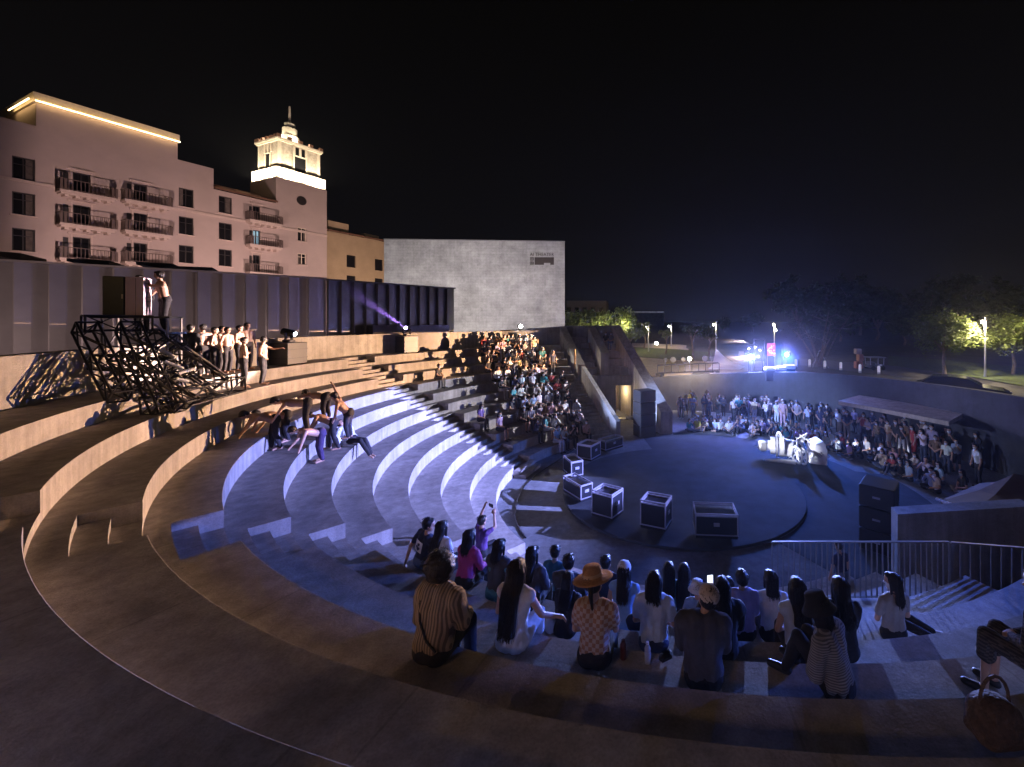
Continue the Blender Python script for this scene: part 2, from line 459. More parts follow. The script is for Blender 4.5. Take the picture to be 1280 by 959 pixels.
fbox(T,sm-.85,sm-.7,-.62,-.5,zb-1.0,zb+2.2); fbox(T,sm+.7,sm+.85,-.62,-.5,zb-1.0,zb+2.2); fbox(T,sm-.85,sm+.85,-.62,-.501,zb+2.2,zb+2.38)
for q in (-.75,0,.75): fbox(T,sm+q-.13,sm+q+.13,-.62,-.5,zt-1.3,zt-.1)
for q in (-.75,0,.75):
    P=[fp(b0-.1,-TD/2+q*.7-.1,zt-1.3),]
    fbox(T,b0-.1,b0,-TD/2+q-.13,-TD/2+q+.13,zt-1.3,zt-.1)
fbox(T,b0-.12,b0,-TD/2-.62,-TD/2-.5,zb-.4,zb+2.2); fbox(T,b0-.12,b0,-TD/2+.5,-TD/2+.62,zb-.4,zb+2.2); fbox(T,b0-.119,b0,-TD/2-.62,-TD/2+.62,zb+2.2,zb+2.36)
T.build('pilaster',CREAM,bel)
T=MB(); fbox(T,sm-.69,sm+.69,-.62,-.56,zb-.9,zb+2.19); T.build('belfry_window',GLASS,bel)
T=MB(); fbox(T,b0-.06,b0,-TD/2-.49,-TD/2+.49,zb-.2,zb+2.19); T.build('belfry_window',GLASS,bel)
for q in (-.37,.37): T=MB(); fbox(T,sm+q-.2,sm+q+.2,-.62,-.57,zt-1.25,zt-.2); T.build('belfry_window',GLASS,bel)
T=MB()
fbox(T,b0-.2,b1+.2,-TD+.42,-.42,zt,zt+.18); fbox(T,b0-.3,b1+.3,-TD+.32,-.32,zt+.181,zt+.42)
T.build('cornice',CREAM,bel)
T=MB(); n=9
for q in range(n):
    s=b0-.3+(b1-b0+.6-.45)*q/(n-1)
    if q%2==0: fbox(T,s,s+.45,-.62,-.33,zt+.421,zt+.85); fbox(T,s,s+.45,-TD+.33,-TD+.62,zt+.421,zt+.85)
for q in range(0,n,2):
    d=-TD+.75+(TD-2.0)*q/(n-1)
    fbox(T,b0-.29,b0-.0,d,d+.45,zt+.421,zt+.85); fbox(T,b1+.0,b1+.29,d,d+.45,zt+.421,zt+.85)
T.build('battlement',ROOFT,bel)
T=MB(); cc=fp(sm,-TD/2,0)
T.lathe([(1.05,zt+.42),(1.05,zt+1.9),(.85,zt+1.95),(.85,zt+3.0),(.62,zt+3.05),(.62,zt+3.7),(.4,zt+3.8),(.16,zt+4.0),(.11,zt+6.2),(.01,zt+6.3)],cc,12)
T.build('lantern',CREAM,hotel)
TW_=(sm,b0,zt,z1,se)
# wing receding behind the tower
wing=thing('hotel_wing','dim yellowish hotel wing receding behind the stone bell tower','building',fp(st_+8,-2,4.9))
T=MB(); hs=[]
for s in range(6):
    for z in (8.6,12.0,15.2): hs.append((st_+3.5+s*4.6,st_+4.9+s*4.6,z,z+1.9))
YEL=mat('ochre_plaster',(.34,.26,.16),.85,var=.12,scale=.6)
holed(T,st_+.2,st_+16,4.5,20.2,[h for h in hs if h[1]<st_+16],d=-1.0)
holed(T,st_+16,st_+32,4.5,18.4,[h for h in hs if h[0]>st_+16 and h[2]<15],d=-1.0)
T.add([fp(st_+.2,-1,20.2),fp(st_+16,-1,20.2),fp(st_+16,-9,20.2),fp(st_+.2,-9,20.2)],[(0,1,2,3)])
fbox(T,st_+1,st_+4,-4,-1.3,20.21,21.9); fbox(T,st_+6.5,st_+9,-4,-1.3,20.21,21.0)
T.build('wall',YEL,wing)
for h in hs:
    if h[0]>st_+16 and h[2]>15: continue
    if not(h[1]<st_+16 or h[0]>st_+16): continue
    g_=MB(); fbox(g_,h[0],h[1],-1.25,-1.19,h[2],h[3]); g_.build('window',GLASS,wing)
T=MB(); P=[fp(st_+.2,-.6,20.21),fp(st_+16.2,-.6,20.21),fp(st_+16.2,-5,21.3),fp(st_+.2,-5,21.3)]
T.add(P+[p+Vector((0,0,.2)) for p in P],[(3,2,1,0),(4,5,6,7),(0,1,5,4),(1,2,6,5),(2,3,7,6),(3,0,4,7)])
P=[fp(st_+16.2,-.6,18.41),fp(st_+32,-.6,18.41),fp(st_+32,-5,19.4),fp(st_+16.2,-5,19.4)]
T.add(P+[p+Vector((0,0,.2)) for p in P],[(3,2,1,0),(4,5,6,7),(0,1,5,4),(1,2,6,5),(2,3,7,6),(3,0,4,7)])
T.build('roof',ROOFT,wing)
# low dark roofs between the metal wall and the hotel
for (x0,x1,y0,yb,Y,lab) in ((-20,27,312,345,26,'low dark flat roof at the far left between metal wall and hotel'),(92,137,322,348,27,'small dark roof box standing below the lower left balconies'),(178,216,326,348,28,'dark roof plant box behind the middle of the metal wall'),(214,265,331,350,29,'dark sloping shed roof under the third window column')):
    A=at_y(x0,yb,Y); B=at_y(x1,yb,Y+3); top=at_y((x0+x1)/2,y0,Y+1.5).z
    sh=thing('shed',lab,'shed',((A.x+B.x)/2,(A.y+B.y)/2,4.93))
    T=MB(); T.prism([(A.x,A.y),(B.x,B.y),(B.x-2.2,B.y+2.6),(A.x-2.2,A.y+2.6)],4.93,top-.5); T.build('wall',CONCD,sh)
    T=MB(); T.prism([(A.x-.2,A.y-.2),(B.x+.2,B.y-.2),(B.x-2.2,B.y+2.8),(A.x-2.4,A.y+2.8)],[top-.498]*4,[top-.3,top-.02,top,top-.3]); T.build('roof',mat('bitumen',(.03,.03,.03),.9),sh)
# folded sheet-metal wall
MET=mat('mauve_sheet_metal',(.30,.265,.27),.42,metal=.35,var=.10,scale=1.2,bump=.08,bscale=3)
METD=mat('dark_sheet_metal',(.10,.09,.085),.4,metal=.4,var=.2,scale=2)
def pleat(A,B,z0,z1,wd,dep,ridge):
    A=Vector(A);B=Vector(B); d=(B-A); n=max(1,round(d.length/wd)); d/=n; nn=Vector((d.y,-d.x,0)).normalized()
    P=[]; fs_=[]
    for k in range(n):
        a=A+d*k; q=[a, a+d*.06+nn*dep, a+d*.5+nn*dep*.55, a+d*.94]
        for p in q: P += [(p.x,p.y,z0),(p.x,p.y,z1)]
    P += [(B.x,B.y,z0),(B.x,B.y,z1)]
    m=len(P)//2
    fs_=[(2*i,2*i+2,2*i+3,2*i+1) for i in range(m-1)]
    mb=MB().add(P,fs_)
    # cap strip
    w_=nn*.12
    C=[A-w_,B-w_,B+nn*(dep+.05),A+nn*(dep+.05)]
    mb.extrude([(p.x,p.y,z1+.002) for p in C],(0,0,.08))
    return mb
mw=pleat((-37,3.4,0),(-16.1,22.0,0),4.93,9.02,.80,.30,0).build('metal_wall',MET)
tag(mw,'tall mauve folded sheet metal wall behind the terrace, left part','wall')
mw2=pleat((-16.1,22.02,0),(-11.8,28.0,0),4.93,8.98,.62,.16,0).build('metal_wall',METD)
tag(mw2,'darker ribbed metal wall right of the mauve metal wall, under the theatre','wall')
bx=MB(); bx.box((-13.2,25.2,5.75),(.5,4.6,1.6),R_(-36)); bx.build('low_plinth',METD,None); o=bpy.data.objects['low_plinth']; tag(o,'low dark plinth running along the foot of the ribbed metal wall','wall')
# theatre box
BR=concrete('pale_tile',(.40,.38,.375),streak=.10)
def add_brick(m):
    t=m.node_tree; N=t.nodes; L=t.links; b=next(n for n in N if n.type=='BSDF_PRINCIPLED')
    src=b.inputs['Base Color'].links[0].from_socket
    ge=N.new('ShaderNodeNewGeometry'); sp=N.new('ShaderNodeSeparateXYZ'); L.new(ge.outputs['Position'],sp.inputs[0])
    cb=N.new('ShaderNodeCombineXYZ'); L.new(sp.outputs['X'],cb.inputs[0]); L.new(sp.outputs['Z'],cb.inputs[1])
    br=N.new('ShaderNodeTexBrick'); br.inputs['Scale'].default_value=1.0; br.inputs['Brick Width'].default_value=1.5; br.inputs['Row Height'].default_value=.27
    br.inputs['Mortar Size'].default_value=.012; br.inputs['Color1'].default_value=(1,1,1,1); br.inputs['Color2'].default_value=(.91,.91,.92,1); br.inputs['Mortar'].default_value=(.80,.80,.80,1)
    L.new(cb.outputs[0],br.inputs['Vector'])
    mx=N.new('ShaderNodeVectorMath'); mx.operation='MULTIPLY'; L.new(src,mx.inputs[0]); L.new(br.outputs['Color'],mx.inputs[1]); L.new(mx.outputs[0],b.inputs['Base Color'])
add_brick(BR)
TL=at_y(480,299,38.8); TR=at_y(706,302,40.0); tz=14.5
th=thing('theatre','big blank grey tiled theatre block with a small dark sign top right','theatre',((TL.x+TR.x)/2,39.4,4.9))
dv=(TR-TL); dv.z=0; dv.normalize(); nv=Vector((-dv.y,dv.x,0))
bk_=Vector((-.21,1,0))*18
T=MB(); P=[TL,TR,TR+bk_,TL+bk_]; T.prism([(p.x,p.y) for p in P],4.5,tz)
T.build('wall',BR,th)
T=MB(); P=[TL-dv*.03-nv*.03,TR+dv*.03-nv*.03,TR+bk_,TL+bk_]; T.prism([(p.x,p.y) for p in P],tz+.002,tz+.09); T.build('parapet_cap',mat('metal_cap',(.25,.24,.24),.5,metal=.5),th)
SIGN=mat('sign_bronze',(.035,.022,.02),.5,var=0)
def on_th(px,py):
    # point on the theatre front
    u=(px-PX)/F; k=(TL.x-u*TL.y)/(u*dv.y-dv.x); p=TL+dv*k; return Vector((p.x,p.y,CZ-(py-PY)*p.y/F))
def text_mesh(txt,size,ext=.03):
    cu=bpy.data.curves.new('txt','FONT'); cu.body=txt; cu.size=size; cu.extrude=ext; cu.space_character=1.06
    o=bpy.data.objects.new('txt',cu); COL.objects.link(o); bpy.context.view_layer.update()
    dg=bpy.context.evaluated_depsgraph_get(); me=bpy.data.meshes.new_from_object(o.evaluated_get(dg)); bpy.data.objects.remove(o); return me
def place_text(name,me,p,xdir,width,height,matl,parent):
    xs=[v.co.x for v in me.vertices]; ys=[v.co.y for v in me.vertices]; x0,x1,y0,y1=min(xs),max(xs),min(ys),max(ys)
    xd=Vector(xdir).normalized(); zd=Vector((0,0,1)); nd=xd.cross(zd)
    for v in me.vertices:
        c=v.co.copy(); v.co=(p-ORG[parent])+xd*((c.x-x0)/(x1-x0)*width)+zd*((c.y-y0)/(y1-y0)*height)+nd*(c.z+.031)
    me.materials.clear(); me.materials.append(matl)
    o=bpy.data.objects.new(name,me); COL.objects.link(o); o.parent=parent; ORG[o]=ORG[parent]; return o
a=on_th(662.5,320.0); b_=on_th(692.5,320); c_=on_th(662.5,316)
sg=thing('theatre_sign','dark AI THEATER lettering and block logo high on the tiled theatre wall','sign',on_th(677,331))
place_text('lettering',text_mesh('AI THEATER',.5),a,dv,(b_-a).length,c_.z-a.z,SIGN,sg)
def plate(x0,x1,y0,y1,mb):
    P=[on_th(x0,y1),on_th(x1,y1),on_th(x1,y0),on_th(x0,y0)]; mb.extrude([p-nv*.004 for p in P],-nv*.05)
mb=MB(); plate(668.3,680,321.8,331.2,mb); plate(680,688,321.8,328.8,mb); plate(688,692.4,321.8,331.2,mb); mb.build('logo_block',SIGN,sg)
for yy in (321.8,327.2):   # two small stacked characters, as strokes
    mb=MB(); h=4.0
    for q in (0,.42,.84): plate(662.6,667.2,yy+h*q,yy+h*(q+.16),mb)
    for q in (0,.45,.86): plate(662.6+4.6*q,662.6+4.6*(q+.14),yy,yy+h,mb)
    mb.build('character',SIGN,sg)
# ================================================================ stair building at the far end of the terrace
eb=thing('stair_building','stepped concrete stair building with sloping side walls at the far end of the terrace','building',(-.5,28,0))
SBC=concrete('stair_concrete',(.27,.255,.25))
# sloping big end wall (right edge line P1 -> P2)
def slope_wall(P1,P2,z1,z2,th_,zb1=0.0,zb2=0.0,nose=None):
    P1=Vector(P1+(0,));P2=Vector(P2+(0,)); off=Vector((-th_,0,0))
    T=MB()
    def ring(p,zt,zb): return [Vector((p.x,p.y,zb)),Vector((p.x+off.x,p.y,zb)),Vector((p.x+off.x,p.y,zt)),Vector((p.x,p.y,zt))]
    A=ring(P1,z1,zb1); B=ring(P2,z2,zb2)
    T.add(A+B,[(0,1,2,3),(7,6,5,4),(1,5,6,2),(4,0,3,7),(3,2,6,7),(0,4,5,1)]); return T
def ln(P1,P2,z1,z2,Y):
    k=(Y-P1[1])/(P2[1]-P1[1]); return P1[0]+(P2[0]-P1[0])*k, z1+(z2-z1)*k
slope_wall((2.72,24.7),(-.58,33.2),1.35,6.45,.70).build('side_wall',concrete('pale_fin_concrete',(.46,.44,.42)),eb)
# bench rows above the doorway
for k in range(5):
    z=2.94+.52*k; y0=29.0+.8*k; y1=33.3
    xr=ln((2.02,24.7),(-1.28,33.2),0,0,y0)[0]; xl=(742-PX)/F*y0+.06*k; xe=ln((2.02,24.7),(-1.28,33.2),0,0,y1)[0]
    T=MB(); T.prism([(xl-1.0,y0),(xr+.05,y0),(xe+.05,y1),(xl-1.0,y1)],z-.53 if k else 2.265,z); T.build('bench_row',SBC,eb)
# front wall with the lit doorway
T=MB(); yF=29.02; xl=-3.4; xr=.37; dx0,dx1=(770-PX)/F*29.0,(789-PX)/F*29.0
T.prism([(xl,yF),(dx0,yF),(dx0,yF+.4),(xl,yF+.4)],0,2.26); T.prism([(dx1,yF),(xr,yF),(xr,yF+.4),(dx1,yF+.4)],0,2.26)
T.build('front_wall',SBC,eb)
T=MB(); T.prism([(dx0-1.2,yF+3.0),(dx1+.6,yF+3.0),(dx1+.6,yF+3.2),(dx0-1.2,yF+3.2)],0,2.26); T.prism([(dx1+.55,yF+.4),(dx1+.75,yF+.4),(dx1+.75,yF+3),(dx1+.55,yF+3)],0,2.26); T.prism([(dx0-1.2,yF+.4),(dx0-1.0,yF+.4),(dx0-1.0,yF+3),(dx0-1.2,yF+3)],0,2.26)
T.build('passage_wall',mat('ochre_wall',(.30,.21,.14),.8,var=.15),eb)
# parapet beside the stairs, and the upper flight walls
def rad_wall(a0,a1,r0,r1,z0t,z1t,z0b,z1b,name,th_=.28):
    p0=pol(r0,a0); p1=pol(r1,a1); d=(p1-p0).normalized(); n=Vector((d.y,-d.x,0))*th_
    P=[(p0.x,p0.y),(p0.x+n.x,p0.y+n.y),(p1.x+n.x,p1.y+n.y),(p1.x,p1.y)]
    return MB().prism(P,[z0b,z0b,z1b,z1b],[z0t,z0t,z1t,z1t]).build(name,CONCW,eb)
rad_wall(113.6,115.8,7.0,12.1,1.1,3.75,0,0,'stair_parapet')
A0=at_y(722,456,29.0); A1=at_y(699,409,32.6)
T=MB().prism([(A0.x,A0.y),(A0.x+.55,A0.y),(A1.x+.55,A1.y),(A1.x,A1.y)],2.5,[A0.z,A0.z,A1.z,A1.z]); T.build('flight_wall',CONCW,eb)
A0=at_y(751,441,29.2); A1=at_y(735,409,32.6)
T=MB().prism([(A0.x,A0.y),(A0.x+.6,A0.y),(A1.x+.6,A1.y),(A1.x,A1.y)],3.0,[A0.z,A0.z,A1.z,A1.z]); T.build('flight_wall',CONCW,eb)
for k in range(5):   # short benches left of the first flight wall
    y0=27.9+.8*k; z=3.15+.45*k; xl=(689-6*k*.6-PX)/F*y0; xr=(718-4.2*k-PX)/F*y0
    MB().prism([(xl,y0),(xr,y0),(xr-.3,y0+1.0),(xl-.3,y0+1.0)],2.2,z).build('bench_row',SBC,eb)
for k in range(7):   # flight between the two walls
    y0=28.6+.6*k; z=3.0+.42*k
    MB().prism([((724-4*k-PX)/F*y0,y0),((748-2.6*k-PX)/F*y0,y0),((748-2.6*k-PX)/F*y0,y0+.9),((724-4*k-PX)/F*y0,y0+.9)],2.2,z).build('step',SBC,eb)
P=[at_y(640,413,30.2),at_y(776,408,33.6)]
T=MB().prism([(P[0].x-1.2,P[0].y-.6),(P[0].x,P[0].y),(-4.4,33.2),(P[1].x,33.3),(P[1].x,33.8),(-5.0,34),(P[0].x-1.2,P[0].y+.5)],3.5,[6.10,6.12,6.42,6.44,6.44,6.4,6.1]); T.build('end_wall',CONCD,eb)
post=MB(); p=at_y(718.5,455,28.6); post.box((p.x,p.y,p.z+.35),(.1,.1,1.4)); post.build('stair_post',mat('brass_post',(.5,.36,.16),.5),eb)
# ================================================================ retaining wall behind the crowd and the upper level
def wtop(a):
    K=[(-60,3.6),(1.6,3.58),(18.6,3.5),(47.7,3.38),(90,2.5),(102,2.45),(180,2.45)]
    for (a0,z0),(a1,z1) in zip(K[:-1],K[1:]):
        if a<=a1: return z0+(z1-z0)*(a-a0)/(a1-a0)
    return K[-1][1]
RR=14.55
T=MB(); P=[]; fs_=[]; n=80
for k in range(n+1):
    a=-42+(101+42)*k/n; z=wtop(a)
    for r,zz in ((RR,-.1),(RR,z),(RR+.3,z),(RR+.3,-.1)): P.append(pol(r,a,zz))
for k in range(n):
    for j in range(3):
        p=k*4+j; fs_.append((p,p+1,p+5,p+4))
T.add(P,fs_)
rwall=T.build('retaining_wall',concrete('charcoal_render',(.055,.057,.065),streak=.1)); tag(rwall,'dark curved retaining wall behind the crowd on the far side of the stage','wall')
def gz(x,y):
    dx,dy=x-CX,y-CY; r=math.hypot(dx,dy); a=math.degrees(math.atan2(dy,dx)); z0=wtop(max(-59,min(a,179)))-.03
    z0-=(1.5 if a<30 else 1.5-.6*(a-30)/18 if a<48 else .9*(75-a)/27 if a<75 else 0.0)
    K=[(0,0),(RR,0),(24,.12),(40,.45),(70,.85),(150,1.3),(400,1.8),(1200,2.2)]
    for (r0,d0),(r1,d1) in zip(K[:-1],K[1:]):
        if r<=r1: return z0+d0+(d1-d0)*(r-r0)/(r1-r0)
    return z0+2.2
def on_upper(px,py):
    u=(px-PX)/F; v=(py-PY)/F; Y=8.0; last=None
    while Y<600:
        X=u*Y; z=CZ-v*Y
        if math.hypot(X-CX,Y-CY)>RR+.3:
            if z<=gz(X,Y): return Vector((X,Y,gz(X,Y)))
        Y*=1.004
    return Vector((u*Y,Y,gz(u*Y,Y)))
T=MB(); P=[]; fs_=[]
rs=[RR+.28,17,20,24,32,40,55,70,110,150,400,1100]; n=60
for k in range(n+1):
    a=-58+(104.5+58)*k/n
    for r in rs: q=pol(r,a); P.append((q.x,q.y,gz(q.x,q.y)))
m=len(rs)
for k in range(n):
    for j in range(m-1):
        p=k*m+j; fs_.append((p,p+1,p+m+1,p+m))
T.add(P,fs_); tag(T.build('terrain',mat('park_soil',(.05,.05,.035),.95,var=.35,scale=.5)),kind='structure')
def patch(name,pts,m,dz=.012,kind='structure',sub=8,label=None):
    """ground sheet over the terrain through image points (a left row and a right row)"""
    T=MB(); rows=[]
    for (a,b) in pts:
        A=on_upper(*a); B=on_upper(*b); row=[]
        for k in range(sub+1):
            q=A.lerp(B,k/sub); row.append((q.x,q.y,gz(q.x,q.y)+dz))
        rows.append(row)
    P=[p for r in rows for p in r]; w_=sub+1
    T.add(P,[(i*w_+k,i*w_+k+1,(i+1)*w_+k+1,(i+1)*w_+k) for i in range(len(rows)-1) for k in range(sub)])
    return tag(T.build(name,m),kind=kind)
ROADM=mat('asphalt',(.075,.07,.075),.85,var=.25,scale=3,bump=.15)
PAVE=mat('sandy_paving',(.34,.28,.21),.85,var=.2,scale=2)
LAWN=mat('lawn',(.055,.075,.025),.95,var=.5,scale=3,bump=.5,bscale=40)
patch('road',[((1000,457),(1000,449)),((1060,464),(1060,453)),((1120,471),(1120,458)),((1170,479),(1170,466)),((1230,490),(1230,475)),((1300,503),(1300,489))],ROADM,.02)
patch('pavement',[((815,474),(798,447)),((850,471),(840,450)),((890,468),(885,452)),((960,463),(955,452))],PAVE,.016)
patch('lawn',[((800,446),(793,434)),((850,450),(850,437)),((890,450),(890,441))],LAWN,.02)
patch('path',[((790,434),(790,429)),((850,437),(850,431)),((930,446),(930,440))],PAVE,.02)
patch('lawn',[((1110,457),(1110,445)),((1180,466),(1180,450)),((1300,486),(1300,462))],LAWN,.018)
# canopy slab over the crowd
c=thing('canopy','pale flat concrete canopy slab projecting from the dark wall above the crowd','canopy',at_y(1120,520,21))
zc=2.28
F0=at_z(1048,501,zc); F1=at_z(1186,527,zc); B1=at_z(1205,522,zc); B0=at_z(1075,496,zc)
e=(B0-F0); 
T=MB().prism([(F0.x,F0.y),(F1.x,F1.y),(B1.x+.6,B1.y+.8),(B0.x+.6,B0.y+.8)],zc-.2,zc); T.build('slab',concrete('pale_slab',(.50,.44,.38)),c)
# blue-lit wall, guard rails on the near right
WALLB=concrete('board_concrete',(.26,.27,.28))
A=at_y(1122,643,10.0); B=at_y(1290,633,9.45)
T=MB().prism([(A.x,A.y),(B.x,B.y),(B.x+.1,B.y+.4),(A.x+.1,A.y+.4)],0,[A.z,B.z,B.z,A.z])
tag(T.build('ramp_wall',WALLB),'broad concrete wall with a sloping top behind the guard rails on the right','wall')
RAIL=mat('galvanised_rail',(.22,.22,.23),.4,metal=.7,var=.1)
def railing(name,A,B,zb,h,step,wd,label):
    A=Vector(A);B=Vector(B); o=thing(name,label,'railing',(A.x,A.y,zb)); d=B-A; L_=d.length; ang=math.atan2(d.y,d.x); d.normalize(); mid=(A+B)/2
    T=MB(); T.box((mid.x,mid.y,zb+h),(L_,.05,.025),ang,bev=.006); T.build('top_rail',RAIL,o)
    T=MB(); T.box((mid.x,mid.y,zb+.06),(L_,.04,.02),ang); T.build('bottom_rail',RAIL,o)
    T=MB(); n=int(L_/step)
    for k in range(n+1):
        p=A+d*(L_*k/n); T.box((p.x,p.y,zb+h/2+.015),(wd,.035,h-.05),ang)
    T.build('bars',RAIL,o); return o
Yr=8.05
railing('guard_rail',((965-PX)/F*Yr,Yr,0),((1186-PX)/F*Yr,Yr,0),1.35,1.13,.105,.012,'long thin-barred guard rail in front of the stage on the right')
railing('guard_rail',((1188-PX)/F*Yr,Yr-.02,0),((1300-PX)/F*Yr,Yr-.3,0),.95,1.53,.17,.05,'taller guard rail with wide flat bars before the concrete wall')
rp=MB(); rp.prism([(2.6,7.3),(4.9,4.9),(9.5,5.6),(9.5,8.4),(2.6,8.4)],.01,.94); 
tag(rp.build('ramp_floor',CONCD),kind='structure')
# brown pavilion roof beyond the wall
pv=thing('pavilion','brown tented pavilion roof beyond the concrete wall at the right edge','pavilion',(10.2,11.2,0))
TENT=mat('brown_canvas',(.20,.155,.125),.8,var=.12,scale=2,bump=.1)
pk=at_y(1268,592,12.2); e0=at_y(1176,626,11.6); e1=at_y(1215,640,10.6); e2=at_y(1330,632,10.8); e3=at_y(1350,600,13.5); e4=at_y(1225,604,13.6)
T=MB(); rim=[e0,e1,e2,e3,e4]
ring1=[pk.lerp(p,.5)-Vector((0,0,.10)) for p in rim]
P=[pk]+ring1+rim+[p-Vector((0,0,.12)) for p in rim]
fs_=[]
for k in range(5):
    j=(k+1)%5; fs_ += [(0,1+k,1+j),(1+k,6+k,6+j,1+j),(6+k,11+k,11+j,6+j)]
T.add(P,fs_); T.build('canvas_roof',TENT,pv,smooth=False)
for p in rim: T=MB(); T.tube((p.x,p.y,0),(p.x,p.y,p.z-.1),.04); T.build('post',IRON,pv)
T=MB(); a=at_y(1172,624,11.3); b_=at_y(1206,638,10.45)
for q in range(9):
    p=a.lerp(b_,q/8); T.sphere(p,.05,8,6)
T.tube(a,b_,.03); T.build('light_string',mat('pale_plastic',(.5,.48,.55),.4,var=0),pv)
# ================================================================ stage equipment
BLK=mat('black_lacquer',(.012,.012,.014),.45,var=.2)
CASEB=mat('case_laminate',(.008,.009,.014),.4,var=.25,scale=4,spec=.3)
ALU=mat('aluminium_edge',(.40,.40,.47),.38,metal=.7,var=.08,scale=10)
def flight_case(Fp,Lp,Rp,h,label,z=.097):
    """road case from its three visible floor corners in the photo: front, left, right"""
    A=at_z(*Fp,z); B=at_z(*Lp,z); C=at_z(*Rp,z)
    ex=(C-A); w_=ex.length; ex.normalize(); ey=Vector((-ex.y,ex.x,0)); d=max(.35,abs((B-A).dot(ey)))
    c=A+ex*w_/2+ey*d/2; ang=math.atan2(ex.y,ex.x)
    o=thing('flight_case',label,'flight case',(c.x,c.y,z),'flight cases along the near edge of the stage')
    zc=z+.10
    b=MB(); b.box((c.x,c.y,zc+h/2-.05),(w_-.03,d-.03,h-.1),ang); b.build('body',CASEB,o)
    e=MB(); t_=.035
    def loc(x,y,zz): return c+ex*x+ey*y+Vector((0,0,zz))
    for sx in (-1,1):
        for sy in (-1,1):
            p=loc(sx*(w_/2-t_/2),sy*(d/2-t_/2),zc+h/2-.05); e.box(p,(t_,t_,h-.101),ang)
    for zz in (zc+.012,zc+h*.80,zc+h-.1):
        for s in (-1,1):
            e.box(loc(0,s*(d/2-t_/2),zz),(w_+.004,t_+.004,t_),ang); e.box(loc(s*(w_/2-t_/2),0,zz+.001),(t_+.002,d,t_),ang)
    e.build('metal_edging',ALU,o)
    for sx in (-1,1):
        for sy in (-1,1):
            k=MB(); p=loc(sx*(w_/2-.09),sy*(d/2-.09),z+.05); q=ex*.02; k.tube(p-q,p+q,.05,seg=12); k.build('castor',BLK,o)
    hn=MB(); hn.box(loc(0,-d/2-.004,zc+h*.45),(.18,.02,.11),ang,bev=.005); hn.box(loc(w_/2+.004,0,zc+h*.45),(.02,.16,.11),ang,bev=.005); hn.build('handle',ALU,o)
    return o
flight_case((739,580),(728,573),(751,573),.74,'small upright flight case beside the long low one at the stairs end')
flight_case((757,568),(753,563),(779,561),.55,'long low flight case nearest the foot of the stairs')
flight_case((714,602),(716,590),(729,599),.70,'flight case with raised side, behind the narrow case on the curve')
flight_case((726,632),(716,614),(741,627),.60,'narrow flight case pointing along the curve, between upright cases')
flight_case((765,656),(741,647),(779,645),.86,'tall square flight case with two faces lit, left of the three large ones')
flight_case((832,670),(801,662),(840,657),.88,'tall square flight case in the middle of the three large ones')
flight_case((869,677),(870,660),(923,679),.74,'wide flight case farthest right along the stage edge')
# speaker stacks
def speaker_stack(P,w_,d,h,n,ang,label,z0=0.0):
    o=thing('speaker_stack',label,'loudspeaker',(P.x,P.y,z0)); M=Matrix.Rotation(ang,3,'Z')
    hh=h/n
    for k in range(n):
        b=MB(); b.box((P.x,P.y,z0+hh*(k+.5)),(w_,d,hh-.025),ang,bev=.02); c=b.build('cabinet',BLK,o)
        g_=MB(); q=P+M@Vector((0,-d/2-.006,0)); g_.box((q.x,q.y,z0+hh*(k+.5)),(w_-.08,.012,hh-.1),ang); g_.build('grille',mat('speaker_mesh',(.03,.03,.032),.6,bump=.6,bscale=120),c)
        s=MB(); q=P+M@Vector((w_/2+.005,0,0)); s.box((q.x,q.y,z0+hh*(k+.5)),(.01,.2,.06),ang); s.build('side_handle',ALU,c)
p=at_z(806,548,0); speaker_stack(Vector((p.x,p.y+.5,0)),1.05,.9,2.75,4,R_(28),'tall black loudspeaker stack beside the lit doorway of the stair building')
p=at_y(1099,640,12.4); speaker_stack(Vector((p.x,p.y,0)),1.0,.9,1.95,3,R_(-130),'black loudspeaker stack behind the guard rail on the right')
# moving-head lamps on equipment boxes
LENSV=mat('violet_lens',(.5,.4,.9),emit=(.62,.42,1.0),estr=60,var=0)
LENSW=mat('white_lens',(.9,.9,1),emit=(.82,.86,1.0),estr=60,var=0)
def moving_head(px,bw,bh,tgt,label,blabel,lens):
    p=on_ring(px,16.75,True); z=ZI[0]; ang=math.atan2(p.y-CY,p.x-CX)
    bo=thing('equipment_box',blabel,'equipment box',(p.x,p.y,z)); b=MB(); b.box((p.x,p.y,z+bh/2+.01),(.8,bw,bh-.02),ang,bev=.015); b.build('body',BLK,bo)
    b=MB()
    for q in (.3,.7): b.box((p.x,p.y,z+bh*q),(.812,bw+.012,.03),ang)
    b.build('metal_edging',CASEB,bo)
    zt=z+bh+.005
    o=thing('moving_head_lamp',label,'stage lamp',(p.x,p.y,zt))
    b=MB(); b.box((p.x,p.y,zt+.06),(.34,.34,.12),ang,bev=.03); b.build('base',BLK,o)
    d=(Vector(tgt)-Vector((p.x,p.y,zt+.42))).normalized(); side=d.cross(Vector((0,0,1))).normalized(); c=Vector((p.x,p.y,zt+.42))
    b=MB()
    for s in (-1,1): b.tube(c+side*.2*s,Vector((p.x,p.y,zt+.12))+side*.17*s,.045,.055,8)
    b.build('yoke',BLK,o)
    b=MB(); b.tube(c-d*.24,c+d*.12,.15,.16,16); b.tube(c+d*.12,c+d*.26,.16,.13,16); b.build('lamp_head',BLK,o)
    b=MB(); b.tube(c+d*.265,c+d*.275,.085,.085,16); b.build('lens',lens,o)
    return c+d*.30,d
MH1=moving_head(508.5,.9,.98,(-9,9,9.5),'moving head lamp throwing a violet beam up to the left','black box on the top tier carrying the violet beam lamp',LENSV)
MH2=moving_head(361,1.0,.93,(7.9,20.0,.6),'moving head lamp behind the standing pair, turned to the stage','black box on the top tier right of the standing pair of performers',LENSW)
p=at_y(650,408,30.6)
